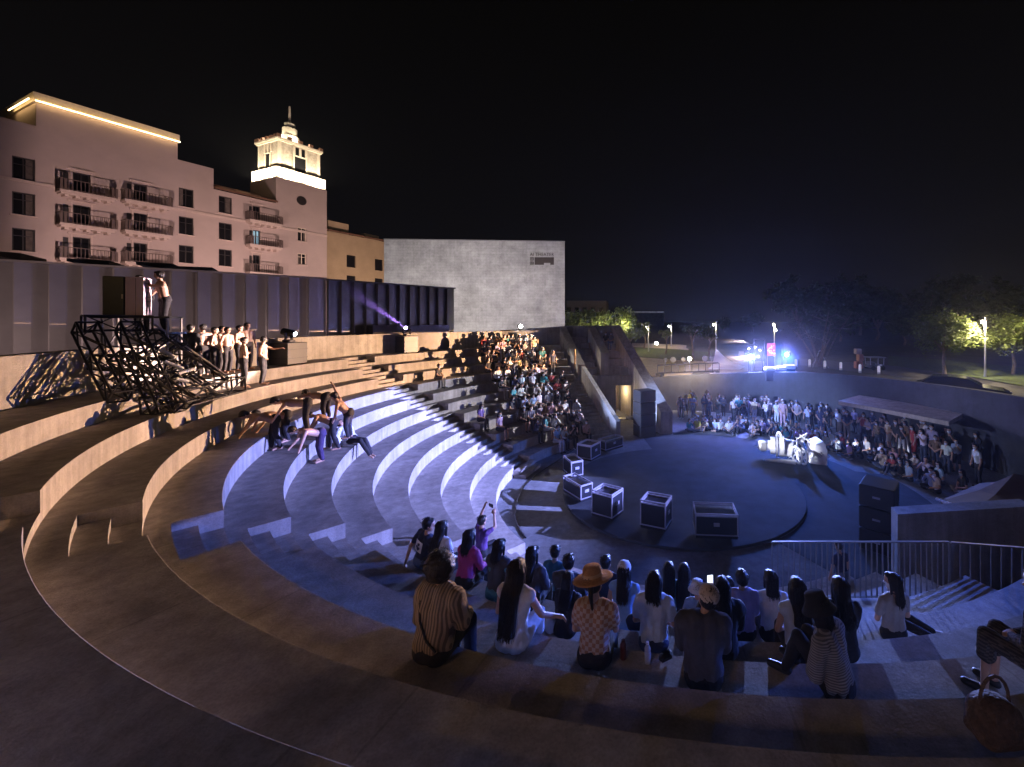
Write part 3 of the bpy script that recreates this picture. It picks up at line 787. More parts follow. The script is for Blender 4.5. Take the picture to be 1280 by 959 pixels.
o=thing('flood_lamp','small bright white flood lamp on the end of the back wall, below the theatre','stage lamp',(p.x,p.y,6.12))
b=MB(); b.box((p.x,p.y,6.17),(.2,.2,.1)); b.tube((p.x,p.y,6.2),(p.x,p.y,6.32),.03); b.build('bracket',BLK,o)
b=MB(); b.box((p.x,p.y,6.42),(.36,.22,.26),R_(35),bev=.03); b.build('housing',BLK,o)
dd=Vector((.57,-.82,-.1)).normalized(); b=MB(); c=Vector((p.x,p.y,6.42)); b.tube(c+dd*.16,c+dd*.20,.12,.12,14); b.build('lens',mat('flood_lens',(1,1,.9),emit=(1,.95,.85),estr=130,var=0),o)
FL=c+dd*.25
# scaffold heap
TRUSS=mat('black_truss',(.03,.028,.027),.45,metal=.5,var=.2)
STEEL=mat('grey_tube',(.30,.28,.27),.4,metal=.6,var=.1)
def truss(A,B,w_,label,m=None,grp='truss pieces of the scaffold heap'):
    A=Vector(A);B=Vector(B); d=(B-A).normalized(); s=d.cross(Vector((0,0,1)))
    s = s.normalized() if s.length>.1 else Vector((1,0,0)); u=s.cross(d)
    T=MB(); cs=[(s*i+u*j)*w_/2 for i,j in ((-1,-1),(1,-1),(1,1),(-1,1))]
    for c in cs: T.tube(A+c,B+c,.026,seg=6)
    L_=(B-A).length; n=max(2,round(L_/(w_*1.35)))
    for k in range(n):
        p=A+d*(L_*k/n); q=A+d*(L_*(k+1)/n)
        for i in range(4):
            j=(i+1)%4
            T.tube(p+cs[i],q+cs[j],.016,seg=5) if k%2 else T.tube(p+cs[j],q+cs[i],.016,seg=5)
    for p in (A,B):
        for i in range(4): T.tube(p+cs[i],p+cs[(i+1)%4],.024,seg=6)
    o=T.build('lighting_truss',m or TRUSS,None,org=A); return tag(o,label,'truss',grp)
def ay(a): return at_y(*a)
for A,B,w_,lab in (
  ((104,404,10.4),(188,404,11.4),.38,'black truss lying level under the cabinets at the top of the heap'),
  ((106,409,10.3),(150,496,9.7),.34,'black truss slanting down at the left end of the heap'),
  ((118,452,10.6),(212,458,11.2),.36,'black truss lying level halfway up the heap'),
  ((160,408,10.9),(206,512,10.2),.36,'steep black truss falling from the cabinets to the front tier'),
  ((186,418,11.2),(276,480,12.0),.38,'black truss sloping from the platform down towards the performers'),
  ((150,445,10.2),(232,508,10.5),.34,'black truss crossing the front of the heap from upper left'),
  ((186,508,10.1),(298,480,12.4),.42,'long black truss lying along the tier at the foot of the heap'),
  ((140,480,10.3),(222,424,11.6),.34,'black truss rising to the right through the middle of the heap'),
  ((170,494,10.5),(246,452,11.9),.32,'black truss propped low behind the white tubes'),
  ((212,470,11.4),(262,498,12.3),.30,'short black truss at the right foot of the heap')):
    truss(ay(A),ay(B),w_,lab)
sc=thing('scaffold_tower','grey tube scaffold tower carrying the cabinets and one performer','scaffold',(at_y(175,488,11.2).x,11.2,ZI[0]))
q0,q1=at_y(150,396,11.6),at_y(191,396,10.9)
CBL=at_y(127.5,394,10.9); CEX=Vector((math.cos(R_(33)),math.sin(R_(33)),0)); CEY=Vector((-CEX.y,CEX.x,0)); CBR=CBL+CEX*.80
T=MB(); zP=CBL.z-.03
for p in (CBL,CBR+CEX*.45-CEY*.2,CBR-CEX*.1-CEY*.2,CBR+CEX*.45+CEY*.85,CBL+CEY*.85,CBL+CEX*.4-CEY*.2):
    T=MB(); T.tube((p.x,p.y,ZI[0]),(p.x,p.y,zP-.03),.026,seg=8); T.build('post',STEEL,sc)
T=MB(); a=at_y(188,402,11.3); b_=at_y(284,470,12.6); T.tube(a,b_,.028); a2=at_y(200,430,11.5); T.tube(at_y(213,416,11.5),a2,.022); T.tube(at_y(150,430,11.4),at_y(200,430,11.5),.022); T.tube(at_y(128,432,11.1),at_y(178,436,10.7),.022); T.tube(at_y(152,404,11.5),at_y(188,445,11.4),.02); T.tube(at_y(128,445,11.1),at_y(152,406,11.6),.02)
T.build('braces',STEEL,sc)
T=MB(); q=[CBL-CEX*.12-CEY*.25,CBR+CEX*.50-CEY*.25,CBR+CEX*.50+CEY*.9,CBL-CEX*.12+CEY*.9]; T.prism([(p.x,p.y) for p in q],zP-.05,zP); T.build('platform',BLK,sc)
# cabinets on the platform
GRC=mat('dark_green_cabinet',(.012,.02,.02),.35,var=.2)
WHC=mat('pale_cabinet',(.66,.50,.56),.5,var=.08,scale=1.5)
def cab(s0,wd,name,label,m,dp):
    A=CBL+CEX*s0; h=8.0-zP; c=A+CEX*wd/2+CEY*dp/2
    o=thing(name,label,'cabinet',(c.x,c.y,zP)); b=MB(); b.box((c.x,c.y,zP+h/2+.004),(wd-.01,dp,h),R_(33),bev=.012); b.build('body',m,o); return o,A,h
o,A,h=cab(0,.39,'dark_cabinet','dark green cabinet standing on the scaffold, left of the pale one',GRC,.5)
b=MB(); p=A+CEX*.36-CEY*.012; b.box((p.x,p.y,zP+h*.5),(.03,.02,.12),R_(33)); b.build('latch',STEEL,o)
o,A,h=cab(.40,.36,'pale_cabinet','pale pink cabinet on the scaffold with a louvred white side',WHC,.5)
b=MB(); p=A+CEX*.20-CEY*.004; b.box((p.x,p.y,zP+h/2),(.010,.008,h-.06),R_(33)); b.build('door_gap',mat('gap_grey',(.2,.17,.17),.7),o)
for k in range(7): b=MB(); p=A+CEX*.357+CEY*.25; b.box((p.x,p.y,zP+h*(.16+.115*k)),(.012,.32,.028),R_(33)); b.build('louvre',mat('louvre_dark',(.22,.22,.3),.6),o)
TUBE=mat('white_tube',(.75,.75,.78),.3,var=0)
for k,(A,B) in enumerate((((200,437,11.2),(219,447,11.3)),((206,452,11.0),(229,461,11.2)),((223,467,11.2),(242,461,11.5)),((221,474,11.0),(236,477,11.2)),((214,488,10.9),(228,484,11.1)))):
    T=MB(); T.tube(ay(A),ay(B),.045,seg=10); o=T.build('white_tube',TUBE,None,org=ay(A)); tag(o,('topmost','second','third','fourth','lowest')[k]+' of the five white tubes lying in the scaffold heap','tube','white tubes in the scaffold heap')
# white stage prop
pr=thing('stage_prop','white machine-like stage prop of drums, wheels and rods, lying spotlit before the crowd','stage prop',(8.1,20.2,.012))
PRW=mat('white_prop',(.78,.78,.80),.5,var=.12,scale=6)
def pp(px,py): # on a plane through the prop
    return at_y(px,py,20.2+(px-990)*-.012)
ZG=.02
def onp(px,z,dy=0.0):
    Y=20.2-(px-990)*.012; return Vector(((px-PX)/F*Y,Y+dy,z))
X1=(onp(1000,0)-onp(980,0)).normalized()
b=MB(); p=onp(953,.55); b.box(p,(.36,.4,.48),bev=.05); b.build('head_box',PRW,pr)
for px0,px1,r in ((959.5,963,.25),(963,969,.42),(970,972.5,.52),(974,980,.50)):
    b=MB(); b.tube(onp(px0,.60),onp(px1,.60),r,r*.96,20); b.build('drum',PRW,pr,smooth=False)
b=MB(); b.tube(onp(980.5,.55),onp(990,.5),.42,.40,18); b.build('barrel',PRW,pr)
def wheel(px,z,r,dy,ang):
    c=onp(px,z,dy); ax=Vector((math.cos(ang),math.sin(ang),0)); b=MB(); s=ax.orthogonal().normalized(); u=ax.cross(s); n=20
    for k in range(n):
        a0,a1=2*PI*k/n,2*PI*(k+1)/n
        b.tube(c+(s*math.cos(a0)+u*math.sin(a0))*r,c+(s*math.cos(a1)+u*math.sin(a1))*r,.05,seg=6)
    for k in range(6): a0=2*PI*k/6; b.tube(c,c+(s*math.cos(a0)+u*math.sin(a0))*r,.018,seg=5)
    b.build('wheel',PRW,pr)
wheel(990.5,.40,.38,-.55,.25); wheel(996.5,.38,.36,-.6,.25); wheel(976,.95,.28,.2,.1); wheel(1002,.45,.34,.5,.5)
b=MB(); r2=random.Random(4)
for k in range(26):
    a=onp(r2.uniform(984,1012),r2.uniform(.15,1.15),r2.uniform(-.5,.5)); c_=a+Vector((r2.uniform(-.6,.6),r2.uniform(-.4,.4),r2.uniform(-.35,.35))); c_.z=max(.06,c_.z); b.tube(a,c_,.018,seg=6)
b.build('rod_frame',PRW,pr)
b=MB(); 
P=[onp(1008,.03,-.45),onp(1011,.40,-.45),onp(1014,.95,-.4),onp(1024,1.12,-.4),onp(1028.5,.72,-.45),onp(1028.5,.03,-.45)]
b.extrude(P,(0.05,.85,0)); b.build('wedge_shell',PRW,pr)
b=MB()
for k in range(4): a=onp(1013+k*2.0,.48+.06*k,-.47); b.tube(a,a+X1*.16+Vector((0,0,-.16)),.012,seg=5)
b.build('slit',BLK,pr)
b=MB(); P=[onp(996,1.0,0),onp(1008,1.38,-.1),onp(1006,.78,.2),onp(998,.70,.2)]; b.extrude(P,(0,.05,.02)); b.build('fin',PRW,pr)
b=MB(); b.path([onp(1006,1.02,.3),onp(1030,.90,.3),onp(1033,.86,.1),onp(1030.5,.45,-.1),onp(1033,.38,-.2)],.022,6); b.build('handle_loop',PRW,pr)
b=MB(); b.tube(onp(943,1.0,.5),onp(952,1.03,.3),.03); b.tube(onp(942,.48,-.1),onp(950,.5,0),.02); b.build('antenna',PRW,pr)
b=MB(); P=[onp(948,.03,-.75),onp(986,.03,-.85),onp(990,.03,-.3),onp(974,.03,-.35)]; b.extrude(P,(0,0,.05)); b.build('ground_panel',PRW,pr)
# ================================================================ upper level: lamps, tent, trees, vehicles
WARML=mat('street_lamp_glow',(1,.9,.7),emit=(1,.84,.58),estr=70,var=0)
COOLL=mat('park_lamp_glow',(1,1,1),emit=(1,.95,.86),estr=45,var=0)
POLE=mat('lamp_pole',(.42,.42,.44),.5,metal=.3,var=.05)
LAMPS=[]
def street_lamp(px,pyb,pyt,label,heads=1,side=-1,name='street_lamp',glow=None):
    b0=on_upper(px,pyb); h=CZ-(pyt-PY)*b0.y/F-b0.z; h=max(h,1.0)
    o=thing(name,label,'street lamp',b0)
    k=MB(); k.tube(b0,b0+Vector((0,0,h*.15)),.10,.085,10); k.tube(b0+Vector((0,0,h*.15)),b0+Vector((0,0,h+.35)),.075,.055,10); k.build('pole',POLE,o)
    k=MB(); g_=MB(); L_=[]
    for q in range(heads):
        c=b0+Vector((side*(.34 if heads==1 else .12*(1 if q else -1)),-.1,h+(.0 if heads==1 else .28-.62*q)))
        k.tube(b0+Vector((0,0,h+.05)),c+Vector((0,0,.1)),.035,seg=6); k.box(c+Vector((0,0,.13)),(.3,.22,.07),bev=.02)
        g_.sphere(c+Vector((0,-.02,-.01)),.10,10,8); L_.append(c+Vector((0,-.05,-.22)))
    k.build('lamp_arm',POLE,o); g_.build('lamp_globe',glow or WARML,o); LAMPS.append((L_[0],b0)); return o
street_lamp(1231.5,473,402,'tall street lamp shining between the two lit trees on the right',1,-1)
street_lamp(968,446,409,'street lamp with two stacked lights behind the stage lamps',2,1)
street_lamp(895,438,406,'slim street lamp rising behind the white tent peak',1,-1)
street_lamp(839,434,408,'park lamp standing on the lawn edge left of the slender trees',1,-1,glow=COOLL)
street_lamp(810.5,440,409,'park lamp nearest the sloping concrete side wall',1,-1,glow=COOLL)
for k,(px,py,lab) in enumerate(((820.5,429,'tiny ground lamp glowing on the path beyond the lawn'),(862,448.5,'bright round white lamp above the black truss barrier'))):
    if k==0: p=on_upper(px,431); pz=p.z+.22
    else: p=on_upper(862,462); pz=CZ-(py-PY)*p.y/F
    o=thing('ground_lamp',lab,'lamp',(p.x,p.y,p.z)); b=MB(); b.tube((p.x,p.y,p.z),(p.x,p.y,pz-.1),.03); b.build('stem',POLE,o); b=MB(); b.sphere((p.x,p.y,pz),.16 if k else .25,12,8); b.build('globe',COOLL,o)
# tent
tb=on_upper(915,463); tn=thing('tent','white peaked marquee tent beside the black truss barrier','tent',tb)
Yt=tb.y; pk=at_y(895,436,Yt+1.2); T=MB(); WHT=mat('white_canvas',(.62,.58,.52),.7,var=.06)
c0=at_y(886,460,Yt); c1=at_y(936,463,Yt+.4); c2=at_y(942,459,Yt+2.6); c3=at_y(893,457,Yt+2.6); cor=[c0,c1,c2,c3]; P=[pk]; n=4
for k in range(1,n+1):
    f=k/n
    for c in cor: q=pk.lerp(c,f); q.z=c.z+(pk.z-c.z)*(1-f)**2.2; P.append(q)
fs_=[(0,1+i,1+(i+1)%4) for i in range(4)]
for k in range(n-1):
    for i in range(4): j=(i+1)%4; fs_.append((1+4*k+i,5+4*k+i,5+4*k+j,1+4*k+j))
T.add(P,fs_)
T.add(cor+[c-Vector((0,0,.35)) for c in cor],[(i,4+i,4+(i+1)%4,(i+1)%4) for i in range(4)])
T.build('canopy',WHT,tn)
T=MB()
for c in cor: T.tube((c.x,c.y,gz(c.x,c.y)),(c.x,c.y,c.z),.04)
T.build('poles',POLE,tn)
# truss barrier with lamps
A=at_y(822,457,on_upper(822,476).y); B=at_y(899,454,on_upper(899,472).y+1.0)
br=thing('truss_barrier','long black box-truss barrier above the retaining wall beside the tent','barrier',(A.x,A.y,gz(A.x,A.y)))
T=MB(); d=(B-A).normalized(); hB=.62
for q in (0,-hB):
    for yy in (0,.35): T.tube(A+Vector((0,yy,q)),B+Vector((0,yy,q)),.035,seg=6)
n=9
for k in range(n+1):
    p=A.lerp(B,k/n); T.tube(p,p+Vector((0,0,-hB)),.028,seg=6)
    if k<n: q=A.lerp(B,(k+1)/n); T.tube(p,q+Vector((0,.35,0)),.018,seg=5)
T.build('frame',TRUSS,br)
T=MB()
for f in (.0,.08,.88,.98):
    T=MB(); p=A.lerp(B,f); T.box((p.x,p.y+.17,(p.z-hB+gz(p.x,p.y))/2),(.28,.34,p.z-hB-gz(p.x,p.y)),0); T.build('leg',TRUSS,br)
for k,px in enumerate((832,841.5,854,881.5,890)):
    p=A.lerp(B,(px-822)/77); o=thing('par_lamp',('leftmost unlit round lamp standing on the truss barrier','largest unlit round lamp, second from left on the truss barrier','unlit round lamp just left of the bright one on the barrier','unlit round lamp right of the bright one on the barrier','rightmost unlit round lamp on the barrier, before the tent')[k],'stage lamp',(p.x,p.y+.17,p.z+.03))
    b=MB(); b.tube((p.x,p.y+.17,p.z+.03),(p.x,p.y+.17,p.z+.3),.03); b.build('stand',BLK,o)
    b=MB(); r=.22 if k in(1,3) else .16; b.tube((p.x,p.y+.02,p.z+.40),(p.x,p.y+.30,p.z+.42),r,r*.8,14); b.build('can',BLK,o)
# lamp rig behind the crowd: two stage lamps on stands, frame and sign boards
def stage_lamp(px,py,Y,tgt,label,lens,r=.15):
    c=at_y(px,py,Y); g0=gz(c.x,c.y); o=thing('stage_lamp',label,'stage lamp',(c.x,c.y,g0))
    b=MB(); b.tube((c.x,c.y+.1,g0),(c.x,c.y+.1,c.z-.2),.03)
    for k in range(3): a=2*PI*k/3; b.tube((c.x,c.y+.1,g0+.5),(c.x+.4*math.cos(a),c.y+.1+.4*math.sin(a),g0),.02)
    b.build('tripod',BLK,o)
    d=(Vector(tgt)-c).normalized(); b=MB(); b.tube(c+d*.02,c+d*.42*-1,r*1.15,r*.9,16); b.tube(c-d*.1-Vector((0,0,.25)),c-d*.1,.03); b.build('housing',BLK,o)
    b=MB(); b.tube(c+d*.025,c+d*.035,r,r,18); b.build('lens',lens,o)
    return c+d*.08
BLUEL=mat('blue_white_lens',(.8,.85,1),emit=(.62,.72,1.0),estr=300,var=0)
VIOL=mat('violet_white_lens',(.8,.7,1),emit=(.6,.52,1.0),estr=170,var=0)
SL1=stage_lamp(938.5,446,30.0,(-2,8,3),'dazzling blue-white stage lamp on a stand behind the crowd',BLUEL,.15)
SL2=stage_lamp(983.5,443.5,29.5,(2,15,.2),'smaller violet stage lamp on a stand under the bare tree',VIOL,.11)
SL3=at_y(936,432,30.3)
stage_lamp_r=None
fr=thing('rig_frame','thin steel rig frame with small lamps beside the dazzling stage lamp','frame',(at_y(948,440,30.6).x,30.6,gz(9.8,30.6)))
T=MB(); 
def post(px,py,Y=30.6):
    p=at_y(px,py,Y); T.tube((p.x,p.y,gz(p.x,p.y)),p,.035,seg=6); return p
a=post(936,433); b_=post(953,433); c_=post(942.5,424); d_=post(956,424); e_=post(977.5,428)
T.tube(a,b_,.03); T.tube(c_,d_,.03); T.build('frame',TRUSS,fr)
for px,py in ((936,436),(950,438),(948,446),(944,434)):
    T=MB(); p=at_y(px,py,30.5); T.sphere(p,.045,8,6); T.build('small_lamp',LENSW,fr)
RED=mat('red_print',(.45,.06,.05),.6,var=.5,scale=7); CRM=mat('cream_print',(.6,.5,.45),.6,var=.4,scale=6)
p=at_y(964,437,30.9); sb2=thing('sign_board','red and cream printed board standing right of the rig frame','sign',(p.x,p.y,gz(p.x,p.y)))
T=MB(); T.box(p,(.62,.05,.95)); T.build('panel',RED,sb2); T=MB()
r3=random.Random(9)
for k in range(15): T.box((p.x+r3.uniform(-.22,.22),p.y-.027-.002*k,p.z+r3.uniform(-.38,.38)),(r3.uniform(.05,.2),.004,r3.uniform(.04,.14)),0,tilt=Matrix.Rotation(r3.uniform(-.6,.6),3,'Y'))
T.build('printed_shapes',CRM,sb2)
T=MB(); T.tube((p.x-.28,p.y,gz(p.x,p.y)),(p.x-.28,p.y,p.z-.45),.03); T.tube((p.x+.28,p.y,gz(p.x,p.y)),(p.x+.28,p.y,p.z-.45),.03); T.build('legs',STEEL,sb2)
WCASE=mat('white_case',(.6,.6,.65),.5,var=.1)
for k,(px,py,lab) in enumerate(((962,461,'white-lidded case, left one under the violet lamp'),(976,460,'white-lidded case, right one under the violet lamp'),(987,458,'smaller white-lidded case beside the tripod of the violet lamp'))):
    p=at_y(px,py,29.2); z0=gz(p.x,29.2); hh=max(.4,p.z-z0+.12); o=thing('lidded_case',lab,'case',(p.x,29.2,z0))
    b=MB(); b.box((p.x,29.2,z0+hh*.38),(.62,.5,hh*.75),bev=.02); b.build('body',CASEB,o); b=MB(); b.box((p.x,29.2,z0+hh*.88),(.66,.54,hh*.24),bev=.04); b.build('lid',WCASE,o)
# bollards, kiosk, buggy, car
BOLW=mat('bollard_white',(.7,.68,.64),.5,emit=(.9,.85,1),estr=.25,var=0)
for k,(px,py) in enumerate(((995,459),(1012,459),(1031,461),(1051,463),(1075,466),(1098.5,468))):
    p=on_upper(px,py); o=thing('bollard',('farthest left pale bollard, near the violet lamp','pale bollard just left of the bare tree','pale bollard just right of the bare tree','fourth pale bollard from the left along the road','pale bollard before the red kiosk','pale bollard farthest right along the road')[k],'bollard',p,'bollards along the road')
    b=MB(); b.tube(p,p+Vector((0,0,.16)),.12,.11,10); b.build('foot',POLE,o); b=MB(); b.lathe([(.11,.16),(.11,.62),(.07,.70)],p,10); b.build('cap',BOLW,o)
p=on_upper(1073,461); ks=thing('kiosk','narrow reddish display kiosk beside the road, left of the buggy','kiosk',p); s=p.y/F
for q,(x,w_,z0,z1) in enumerate(((0,8.5,.0,9),(2.0,6,9.1,18),(-.8,7,18.1,25))):
    b=MB(); b.box((p.x+x*s,p.y,p.z+(z0+z1)/2*s),(w_*s,.5,(z1-z0)*s),bev=.05); b.build('panel',(mat('dull_red_board',(.42,.17,.13),.7,var=.2),mat('rust_board',(.36,.18,.13),.7,var=.2),mat('grey_board',(.34,.28,.26),.7,var=.2))[q],ks)
p=on_upper(1093,462); s=p.y/F; bg=thing('golf_buggy','dark roofed golf buggy parked beside the kiosk','buggy',p)
b=MB(); b.box(p+Vector((0,0,15.5*s)),(20*s,1.2,.08),bev=.03); b.build('roof',mat('buggy_roof',(.3,.3,.28),.5),bg)
b=MB(); b.box(p+Vector((0,0,4.5*s)),(18*s,1.1,4*s),bev=.08); b.box(p+Vector((-5*s,0,8*s)),(6*s,1.0,4*s),bev=.08); b.build('body',mat('buggy_body',(.08,.09,.1),.4),bg)
for x in (-8,8):
    b=MB(); b.tube(p+Vector((x*s,-.4,6*s)),p+Vector((x*s*1.05,-.4,15.3*s)),.03); b.tube(p+Vector((x*s,.4,6*s)),p+Vector((x*s*1.05,.4,15.3*s)),.03); b.build('post',POLE,bg)
    for yy in (-.5,.5): b=MB(); b.tube(p+Vector((x*.75*s,yy-.08,2.6*s)),p+Vector((x*.75*s,yy+.08,2.6*s)),2.6*s,seg=14); b.build('wheel',BLK,bg)
b=MB(); b.box(p+Vector((3*s,-.6,6.4*s)),(.2,.05,.12)); b.build('lamp',WCASE,bg)
# dark car
cy_=24.6; c0=Vector(((1201-PX)/F*cy_,cy_,0)); c0.z=gz(c0.x,c0.y); car=thing('parked_car','dark parked car on the road just above the retaining wall, under the street lamp','car',c0)
CARP=mat('car_paint',(.02,.016,.013),.22,var=0,coat=.6); ca=R_(-40); Mx=Matrix.Rotation(ca,3,'Z')
def cp(x,y,z): return c0+Mx@Vector((x,y,z))
prof=[(-2.2,.28),(-2.28,.6),(-2.2,.95),(-1.95,1.02),(-1.35,1.44),(-.6,1.50),(.25,1.45),(1.0,1.02),(1.9,.90),(2.25,.7),(2.3,.3)]
b=MB(); n=len(prof); P=[]
for y,ins in ((-.88,0),(-.80,.0),(.80,.0),(.88,0)):
    for x,z in prof:
        k=.0 if z<1.03 else (.16 if abs(y)>.85 else .08); P.append(cp(x,y-math.copysign(k,y),z))
fs_=[tuple(range(n)),tuple(reversed(range(3*n,4*n)))]
for r in range(3):
    for k in range(n): j=(k+1)%n; fs_.append((r*n+j,r*n+k,(r+1)*n+k,(r+1)*n+j))
b.add(P,fs_); body=b.build('body',CARP,car)
for y in (-.745,.745):
    sg_=math.copysign(1,y)
    for pts in (((-1.75,1.05),(-1.3,1.38),(-.62,1.42),(-.62,1.05)),((-.5,1.05),(-.5,1.42),(.2,1.38),(.75,1.05))):
        b=MB(); P=[cp(x,y+sg_*(.075 if z<1.2 else .0),z) for x,z in pts]; b.extrude(P,Mx@Vector((0,sg_*.012,0))); b.build('window',GLASS,body)
b=MB(); P=[cp(.28,-.66,1.44),cp(.28,.66,1.44),cp(.98,.76,1.06),cp(.98,-.76,1.06)]; b.extrude(P,(0,0,.012)); b.build('windscreen',GLASS,body)
for x in (-1.4,1.45):
    for y in (-.82,.82):
        b=MB(); b.tube(cp(x,y-.09,.32),cp(x,y+.09,.32),.32,seg=18); wq=b.build('wheel',BLK,car); b=MB(); b.tube(cp(x,y-.10,.32),cp(x,y+.10,.32),.19,seg=12); b.build('rim',ALU,wq)
for y in (-.62,.62): b=MB(); b.box(cp(2.22,y,.68),(.12,.32,.12),ca,bev=.03); b.build('headlight',ALU,car)
# ---------------------------------------------------------------- trees
BARK=mat('bark',(.16,.12,.09),.9,var=.3,scale=8,bump=.6,bscale=20)
def leafmat(name,c):
    if name in MATS: return MATS[name]
    m,t,b=nt(name); N=t.nodes; L=t.links; gi=N.new('ShaderNodeNewGeometry'); r=N.new('ShaderNodeMapRange'); r.inputs[3].default_value=.55; r.inputs[4].default_value=1.45; L.new(gi.outputs['Random Per Island'],r.inputs[0])
    v=N.new('ShaderNodeVectorMath'); v.operation='SCALE'; v.inputs[0].default_value=c[:3]; L.new(r.outputs[0],v.inputs['Scale']); L.new(v.outputs[0],b.inputs['Base Color']); b.inputs['Roughness'].default_value=.7
    tr=N.new('ShaderNodeBsdfTranslucent'); L.new(v.outputs[0],tr.inputs['Color']); mx=N.new('ShaderNodeMixShader'); mx.inputs[0].default_value=.3
    out=next(n for n in N if n.type=='OUTPUT_MATERIAL'); L.new(b.outputs[0],mx.inputs[1]); L.new(tr.outputs[0],mx.inputs[2]); L.new(mx.outputs[0],out.inputs['Surface']); MATS[name]=m; return m
LEAF=leafmat('leaf_green',(.09,.115,.028)); LEAFD=leafmat('leaf_dark',(.05,.07,.03)); LEAFP=leafmat('leaf_pale',(.12,.155,.045))
def tree(base,h,cw,label,lm,seed,name='leafy_tree',trunk_f=.38,leaves=2600,ls=.16,clumps=34,multi=0,sparse=False,group=None,vert=.75):
    r=random.Random(seed); o=thing(name,label,'tree',base,group); base=Vector(base)
    T=MB(); tr=.018*h+.03; top=base+Vector((r.uniform(-.1,.1)*h*.3,r.uniform(-.1,.1)*h*.2,h*trunk_f)); cc=base+Vector((0,0,h*(trunk_f+(1-trunk_f)*.5)))
    tips=[]
    if not multi:
        m1=base.lerp(top,.5)+Vector((r.uniform(-.05,.05)*h,0,0)); T.tube(base,m1,tr*1.25,tr,9); T.tube(m1,top,tr,tr*.8,9); starts=[top]*6
    else: starts=[base+Vector((r.uniform(-.12,.12),r.uniform(-.12,.12),0)) for _ in range(multi)]
    for k,s0 in enumerate(starts):
        a=2*PI*k/len(starts)+r.uniform(-.3,.3); out=cw*.5*r.uniform(.35,.95)
        e=Vector((base.x+out*math.cos(a),base.y+out*math.sin(a),base.z+h*r.uniform(trunk_f+.18,.93)))
        md=s0.lerp(e,.5)+Vector((0,0,h*.06)); T.tube(s0,md,tr*.6,tr*.38,7); T.tube(md,e,tr*.38,tr*.12,6); tips += [md,e]
        for q in range(4):
            st0=md.lerp(e,r.uniform(0,.8)); e2=st0+Vector((r.uniform(-1,1)*cw*.22,r.uniform(-1,1)*cw*.22,r.uniform(-.02,.14)*h)); T.tube(st0,e2,tr*.2,tr*.06,5); tips.append(e2)
    T.build('trunk',BARK,o)
    C=MB(); cl=[]
    for k in range(clumps):
        if k<len(tips): c=tips[k]+Vector((r.uniform(-.1,.1),r.uniform(-.1,.1),r.uniform(-.05,.1)))*cw*.3
        else:
            while True:
                q=Vector((r.uniform(-1,1),r.uniform(-1,1),r.uniform(-1,1)))
                if q.length<1 and q.length>.35: break
            c=cc+Vector((q.x*cw*.5,q.y*cw*.5,q.z*h*(1-trunk_f)*.5))
        cl.append((c,cw*r.uniform(.07,.17)))
    per=max(4,leaves//len(cl))
    for c,rad in cl:
        for _ in range(per):
            q=Vector((r.gauss(0,1),r.gauss(0,1),r.gauss(0,vert)))*rad*.62; p=c+q
            if p.z<base.z+h*trunk_f*.6: continue
            u=Vector((r.gauss(0,1),r.gauss(0,1),r.gauss(0,1))).normalized(); v=u.orthogonal().normalized(); k=ls*r.uniform(.5,1.2)
            C.add([p-u*k,p+v*k*.45,p+u*k,p-v*k*.45],[(0,1,2,3)])
    C.build('crown',lm,o); return o
def tree_px(px,pyb,pyt,wpx,label,lm,seed,**kw):
    b=on_upper(px,pyb); h=CZ-(pyt-PY)*b.y/F-b.z; return tree(b,h,wpx*b.y/F,label,lm,seed,**kw)
tree_px(1181,467.5,393,70,'round green tree lit yellow by the street lamp, left of it',LEAFP,3,leaves=9000,ls=.14,clumps=60)
tree_px(1266,469,396,62,'green tree right of the tall street lamp, half lit',LEAFP,5,leaves=7500,ls=.14,clumps=54)
bt=tree_px(1025,459,362,92,'sparse many-stemmed tree with bare limbs and support stakes above the crowd',LEAFD,7,leaves=1100,ls=.11,clumps=44,multi=7,trunk_f=.22,name='sparse_tree')
bb=on_upper(1025,459); T=MB()
for k in range(4): a=2*PI*k/4+.4; T.tube(bb+Vector((.9*math.cos(a),.9*math.sin(a),0)),bb+Vector((0.05*math.cos(a),.05*math.sin(a),1.5)),.035,seg=6)
T.build('stake',STEEL,bt)
for k,(px,pb,pt,w_,lab) in enumerate(((832,443,411,14,'slender young tree on the lawn with a small tuft crown'),(866,452,405,34,'young pale tree behind the bright lamp on the barrier'),(887,447,410,26,'thin young tree just left of the white tent peak'),(805,436,402,16,'small bright-leaved tree close to the park lamps'))):
    tree_px(px,pb,pt,w_,lab,LEAFD if k else LEAFP,20+k,name='young_tree',leaves=900,ls=.12,clumps=26,trunk_f=.5)
for k,(px,Y,zt,w_,lab) in enumerate(((722,46,8.3,4.6,'lamp-lit hedge tree right of the theatre, leftmost'),(742,48,8.0,4.6,'lamp-lit hedge tree behind the bench rows, middle'),(770,44,8.1,4.6,'lamp-lit tree above the sloping side wall'),(788,50,6.6,4.0,'lower lamp-lit tree beyond the sloping side wall'))):
    X=(px-PX)/F*Y; tree(Vector((X,Y,3.4)),zt-3.4,w_,lab,LEAFP,40+k,leaves=2600,ls=.22,trunk_f=.25,group='lamp-lit trees beyond the stair building')
dk=((1000,78,300,'dark'),(1050,70,330,''),(1095,74,322,''),(1130,62,345,''),(1160,80,318,''),(1215,66,330,''),(1262,74,312,''),(1300,60,330,''),(940,110,350,''),(905,120,360,''),(1075,95,310,''),(1190,100,305,''))
NB=('left of the bare tree','behind the bare tree','above the kiosk','behind the golf buggy','left of the lamp-lit round tree','behind the street lamp','at the right edge','farthest right','behind the double street lamp','behind the tent','far behind the bollards','tallest, behind the lit round tree')
